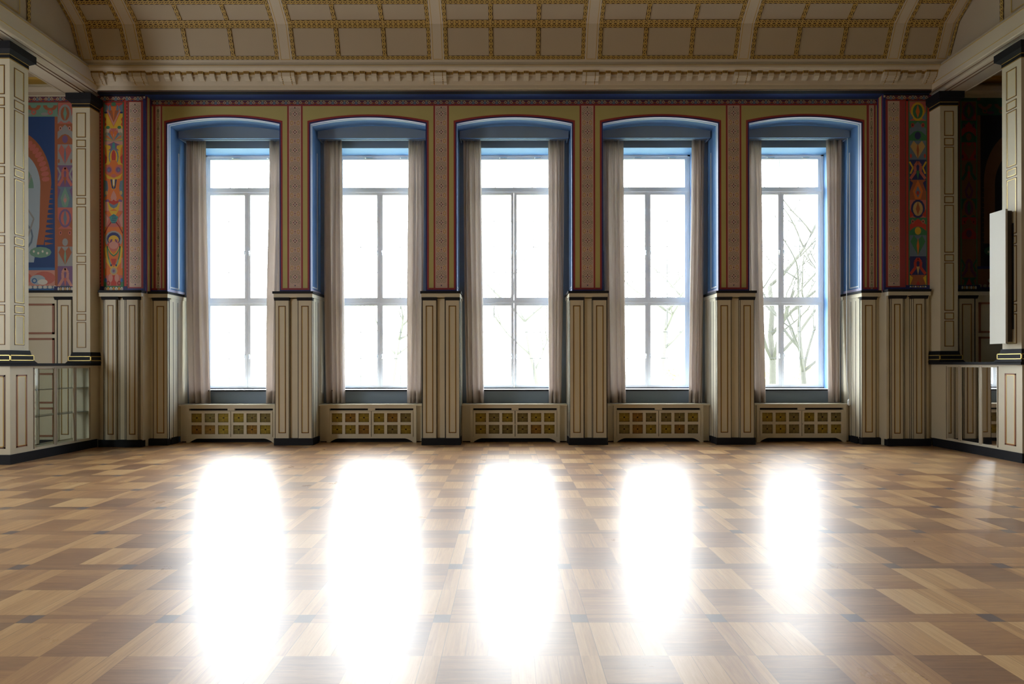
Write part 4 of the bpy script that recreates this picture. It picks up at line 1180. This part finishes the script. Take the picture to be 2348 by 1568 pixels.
# ------------------------------------------------------------------ columns
ZR = [(1.778, 2.234), (2.257, 2.380), (2.411, 3.261), (3.284, 3.408), (3.439, 4.281), (4.312, 4.435), (4.466, 5.308), (5.331, 5.462), (5.501, 5.941)]
def column(s, y0, y1, label, faces):
    xa, xb = s*XA, s*(XA+.31)
    o = ((xa+xb)/2, (y0+y1)/2, 1.5); r = empty('arcade_column', o, label, 'column', 'arcade columns')
    m = MB(o); m.box(xa, xb, y0, y1, 1.69, 6.05, CREAM)
    if 'front' in faces:
        w = abs(xb-xa); lo = min(xa, xb)
        for z0, z1 in ZR: framed(m, lo+w*.23, lo+w*.77, z0, z1, y0, .011)
    if 'side' in faces:
        X = xa; d = -s
        for z0, z1 in ZR:
            ya, yb = y0+(y1-y0)*.23, y0+(y1-y0)*.77
            for (a0, a1, b0, b1, mt, pr, t) in ((ya, yb, z0, z1, BROWN, .003, .011), (ya+.011, yb-.011, z0+.011, z1-.011, GOLD, .004, .006)):
                xx = X+d*pr
                m.box(X, xx, a0, a1, b0, b0+t, mt); m.box(X, xx, a0, a1, b1-t, b1, mt); m.box(X, xx, a0, a0+t, b0, b1, mt); m.box(X, xx, a1-t, a1, b0, b1, mt)
    m.build('shaft', r)
    def blk(name, e, z0, z1, mt, e2=None):
        m = MB(o); e2 = e if e2 is None else e2
        lo, hi = min(xa, xb), max(xa, xb)
        P = [(lo-e, y0-e, z0), (hi+e, y0-e, z0), (hi+e, y1+e, z0), (lo-e, y1+e, z0)]; Q = [(lo-e2, y0-e2, z1), (hi+e2, y0-e2, z1), (hi+e2, y1+e2, z1), (lo-e2, y1+e2, z1)]
        if y1 > 9.6:
            P = [(x, min(y, YO), z) for x, y, z in P]; Q = [(x, min(y, YO), z) for x, y, z in Q]
        m.face(P[::-1], mt); m.face(Q, mt)
        for i in range(4):
            j = (i+1) % 4; m.face([P[i], P[j], Q[j], Q[i]], mt)
        return m
    blk('', .025, 1.63, 1.70, SLATE, .012).build('base_collar', r)
    m = blk('', .045, 1.545, 1.63, SLATE)
    lo, hi = min(xa, xb)-.045, max(xa, xb)+.045; ya, yb = y0-.045, min(y1+.045, YO)
    t = .012
    for (a, b, c, d) in ((lo, hi, 1.545, 1.545+t), (lo, hi, 1.63-t, 1.63), (lo, lo+t, 1.545, 1.63), (hi-t, hi, 1.545, 1.63)): m.box(a, b, ya-.002, ya, c, d, GOLD)
    XX = xa-s*.045
    for (a, b, c, d) in ((ya, yb, 1.545, 1.545+t), (ya, yb, 1.63-t, 1.63), (ya, ya+t, 1.545, 1.63), (yb-t, yb, 1.545, 1.63)): m.box(XX, XX-s*.002, a, b, c, d, GOLD)
    m.build('base_block', r)
    blk('', .075, 1.505, 1.545, SLATE, .048).build('base_foot', r)
    m = blk('', .006, 6.03, 6.10, SLATE)
    for (a, b, c, d) in ((min(xa, xb)-.006, max(xa, xb)+.006, 6.03, 6.038), (min(xa, xb)-.006, max(xa, xb)+.006, 6.092, 6.10)):
        m.box(a, b, y0-.009, y0-.006, c, d, GOLDD)
        m.box(xa-s*.006, xa-s*.009, y0, min(y1, YO), c, d, GOLDD)
    m.build('necking', r)
    blk('', .012, 6.10, 6.15, SLATE, .062).build('capital', r); blk('', .068, 6.15, 6.262, SLATE).build('abacus', r)
    return r
column(-1, 7.97, 8.28, 'square cream column with gilt rectangles at the far left edge', ('front', 'side'))
column(-1, 9.50, 9.72, 'square cream half column against the wall left of the windows', ('front',))
column(1, 7.98, 8.29, 'square cream column with gilt rectangles and white box at far right edge', ('front', 'side'))
column(1, 9.48, 9.72, 'shaded cream half column against the wall right of the windows', ('front',))

# low arcade walls: pedestal + display case
for s, nm in ((-1, 'left low arcade wall with glazed display case and black ledge'), (1, 'right low arcade wall with dark glazed display case and black ledge')):
    xa, xb = s*XA, s*(XA+.31)
    o = (s*(XA+.155), 8.8, 0); r = empty('display_case', o, nm, 'display case', 'arcade display cases')
    yf = 7.97; yg0 = 8.36; yg1 = 9.50 if s < 0 else 9.36
    m = MB(o); m.box(xa-s*.05, xb+s*.05, yf-.03, 9.72, 1.462, 1.505, SLATE); bevel(m.build('ledge', r), .012, 2)
    m = MB(o); m.box(xa, xb, yf, yg0, .14, 1.462, CREAM)
    for (ya, yb, front) in ((yf+.10, yg0-.11, False),):
        for (e, mt, t, pr) in ((0, REDBR, .022, .004), (.022, GOLD, .006, .003)):
            z0, z1 = .235+e, 1.33-e; a0, a1 = ya+e, yb-e
            X = xa; xx = X-s*pr
            m.box(X, xx, a0, a1, z0, z0+t, mt); m.box(X, xx, a0, a1, z1-t, z1, mt); m.box(X, xx, a0, a0+t, z0, z1, mt); m.box(X, xx, a1-t, a1, z0, z1, mt)
    lo, hi = min(xa, xb), max(xa, xb)
    framed(m, lo+.07, hi-.07, .235, 1.33, yf, .022)
    m.build('pedestal', r)
    m = MB(o); m.box(xa, xb, yg1, 9.72, .14, 1.462, CREAM); m.build('end_post', r)
    m = MB(o); m.box(xa, xb, yg0, yg1, .14, .17, CREAM); m.build('case_floor', r)
    m = MB(o); m.box(xa, xb, yg0, yg1, 1.435, 1.462, CREAM); m.build('case_top', r)
    m = MB(o); m.box(xa-s*.012, xb+s*.012, yf-.012, 9.64, 0, .145, SLATE); bevel(m.build('plinth', r), .008)
    for z in (.66, 1.083):
        m = MB(o); m.box(xa+s*.02, xb-s*.02, yg0+.01, yg1-.01, z-.004, z+.004, SHELFG); m.build('shelf', r)
    posts = [8.36, 8.775, 9.17, 9.50] if s < 0 else [8.36, 8.68, 9.08, 9.36]
    for i in range(3):
        ya, yb = posts[i]+.012, posts[i+1]-.012
        for X, nme in ((xa, 'glass_door'), (xb, 'glass_back')):
            m = MB(o); t = .016; sg = s if X == xa else -s
            x0_, x1_ = X, X+sg*.02
            m.box(x0_, x1_, ya, ya+t, .17, 1.435, CREAM); m.box(x0_, x1_, yb-t, yb, .17, 1.435, CREAM); m.box(x0_, x1_, ya, yb, .17, .17+t, CREAM); m.box(x0_, x1_, ya, yb, 1.435-t, 1.435, CREAM)
            m.box(x0_-sg*.002, x0_, ya-.002, ya+.003, .17, 1.435, BROWN); m.box(x0_-sg*.002, x0_, yb-.003, yb+.002, .17, 1.435, BROWN)
            d = m.build(nme, r)
            g = MB(o); xm = X+sg*.01; g.face([(xm, ya+t, .17+t), (xm, yb-t, .17+t), (xm, yb-t, 1.435-t), (xm, ya+t, 1.435-t)], VITR); g.build('pane', d)
    for y in posts[1:3]:
        m = MB(o); m.box(xa, xb, y-.011, y+.011, .17, 1.435, CREAM) if False else m.box(xa, xa+s*.03, y-.011, y+.011, .17, 1.435, CREAM); m.build('mullion', r)
# white box on the right column
o = (7.45, 8.2, 1.783); r = empty('wall_box', o, 'tall narrow white box mounted on the right edge column', 'wall box')
m = MB(o); m.box(7.375, 7.405, 8.08, 8.345, 1.783, 3.81, BOXW); bevel(m.build('front_panel', r), .004)
m = MB(o); m.box(7.405, 7.50, 8.11, 8.315, 1.81, 3.79, mat('dark_brown', (.035, .024, .016), .6)); m.build('body', r)  # body in a very dark brown behind the pale front panel
m = MB(o); m.box(7.50, 7.52, 8.10, 8.325, 2.0, 3.6, SLATE); m.build('wall_mount', r)

# ------------------------------------------------------------------ outside
BARK = mat('tree_bark', (.045, .045, .035), .9, var=.3, bump=.4, scale=9)
GRASS = mat('garden_grass', (.30, .34, .20), .95, var=.3, scale=.6)
LEAF = mat('autumn_shrub_leaves', (.42, .40, .16), .9, var=.3, scale=2)
m = MB(); m.face([(-90, 11.2, -1.2), (90, 11.2, -1.2), (90, 120, -1.2), (-90, 120, -1.2)], GRASS)
tag(m.build('lawn'), 'pale lawn outside beyond the windows', 'lawn')
BARKF = mat('hazy_tree_bark', (.10, .10, .09), .9)  # paler bark for far trees, haze put into the colour
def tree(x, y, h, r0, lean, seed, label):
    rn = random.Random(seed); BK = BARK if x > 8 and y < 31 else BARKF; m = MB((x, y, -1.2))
    from mathutils import Vector
    def grow(p, d, L, r, lv):
        pts = [p]; n = 5; q = p; dd = d
        for i in range(n):
            dd = (dd+Vector((rn.uniform(-.16, .16), rn.uniform(-.16, .16), rn.uniform(-.03, .12)))).normalized()
            q = q+dd*L/n; pts.append(q)
        m.tube([tuple(v) for v in pts], [r*(1-.45*i/n) for i in range(n+1)], BK, 7 if lv < 2 else 5)
        if lv < 4:
            for i in range(3 if lv else 5):
                k = rn.randint(2, n) if lv else rn.randint(2, n)
                a = rn.uniform(0, 2*pi); nd = (dd*.55+Vector((cos(a), sin(a), rn.uniform(.0, .6)))*.75).normalized()
                grow(pts[k], nd, L*rn.uniform(.5, .72), r*.5, lv+1)
    grow(Vector((x, y, -1.2)), Vector((lean, 0, 1)).normalized(), h, r0, 0)
    return tag(m.build('bare_tree'), label, 'tree', 'bare trees outside')
tree(px2x(1770, 30), 30, 7.0, .21, .05, 11, 'bare tree outside, its trunk seen through the left pane of the rightmost window')
tree(px2x(1845, 18), 18, 4.0, .11, -.04, 5, 'bare tree outside, branches seen through the right panes of the rightmost window')
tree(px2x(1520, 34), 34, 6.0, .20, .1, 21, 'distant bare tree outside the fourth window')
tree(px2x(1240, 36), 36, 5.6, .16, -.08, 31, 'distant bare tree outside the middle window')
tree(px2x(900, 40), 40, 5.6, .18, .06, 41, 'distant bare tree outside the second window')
def shrub(x, y, r, seed, label):
    rn = random.Random(seed); m = MB((x, y, -1.2))
    for i in range(260):
        a, b = rn.uniform(0, 2*pi), rn.uniform(0, pi/2); R = r*rn.uniform(.5, 1)
        c = (x+R*cos(a)*cos(b), y+R*sin(a)*cos(b), -1.2+R*1.1*sin(b)); s = rn.uniform(.1, .22)
        u = rn.uniform(0, pi)
        m.face([(c[0]-s*cos(u), c[1]-s*sin(u), c[2]), (c[0], c[1], c[2]-s*.6), (c[0]+s*cos(u), c[1]+s*sin(u), c[2]+.05), (c[0], c[1]+.05, c[2]+s)], LEAF)
    return tag(m.build('garden_shrub'), label, 'shrub', 'shrubs outside')
shrub(px2x(1770, 38), 38, 1.9, 3, 'yellow-green shrub low outside the left half of the rightmost window')
shrub(px2x(1840, 44), 44, 2.3, 4, 'yellow-green shrub low outside the right half of the rightmost window')
shrub(px2x(1545, 42), 42, 2.4, 6, 'pale shrub low outside the fourth window')

# ------------------------------------------------------------------ world and light
W = bpy.data.worlds.new('overcast_sky'); SC.world = W; W.use_nodes = True
nt = W.node_tree; bg = nt.nodes['Background']
tc = nt.nodes.new('ShaderNodeTexCoord')
class WW: node_tree = nt
g = NG(WW)
def dotp(v):
    n = nt.nodes.new('ShaderNodeVectorMath'); n.operation = 'DOT_PRODUCT'
    nt.links.new(tc.outputs['Generated'], n.inputs[0]); n.inputs[1].default_value = v; return n.outputs['Value']
L_ = math.sqrt(.55**2+.75**2+.38**2)
d = g.m('MAXIMUM', dotp((-.55/L_, .75/L_, .38/L_)), 0)
glow = g.m('MULTIPLY', g.m('POWER', d, 5), 13.0)
tot = g.m('ADD', 11.0, glow)
bg.inputs['Color'].default_value = (.93, .97, 1.0, 1)
nt.links.new(tot, bg.inputs['Strength'])
def portal(loc, rot, sx, sy):
    l = bpy.data.lights.new('daylight_portal', 'AREA'); l.shape = 'RECTANGLE'; l.size = sx; l.size_y = sy; l.cycles.is_portal = True
    o = bpy.data.objects.new('daylight_portal', l); COL.objects.link(o); o.location = loc; o.rotation_euler = rot
for mx in MULL: portal((mx, 11.06, (ZW0+ZW1)/2), (-pi/2, 0, 0), 2*HW, ZW1-ZW0)
for y in WESTW: portal((-XOUT-.21, y, 3.0), (0, -pi/2, 0), 4.0, 1.6)

# ------------------------------------------------------------------ camera
cd = bpy.data.cameras.new('camera'); cd.sensor_width = 36; cd.lens = 1230/2348*36
cd.shift_x = 9/2348; cd.shift_y = 48/2348; cd.clip_end = 500
co = bpy.data.objects.new('camera', cd); COL.objects.link(co)
co.location = (-.12, 0, 1.5); co.rotation_euler = (pi/2, math.radians(.08), 0)
SC.camera = co
vs = SC.view_settings; vs.view_transform = 'Standard'; vs.look = 'None'; vs.exposure = .40; vs.gamma = 1
vs.use_curve_mapping = False
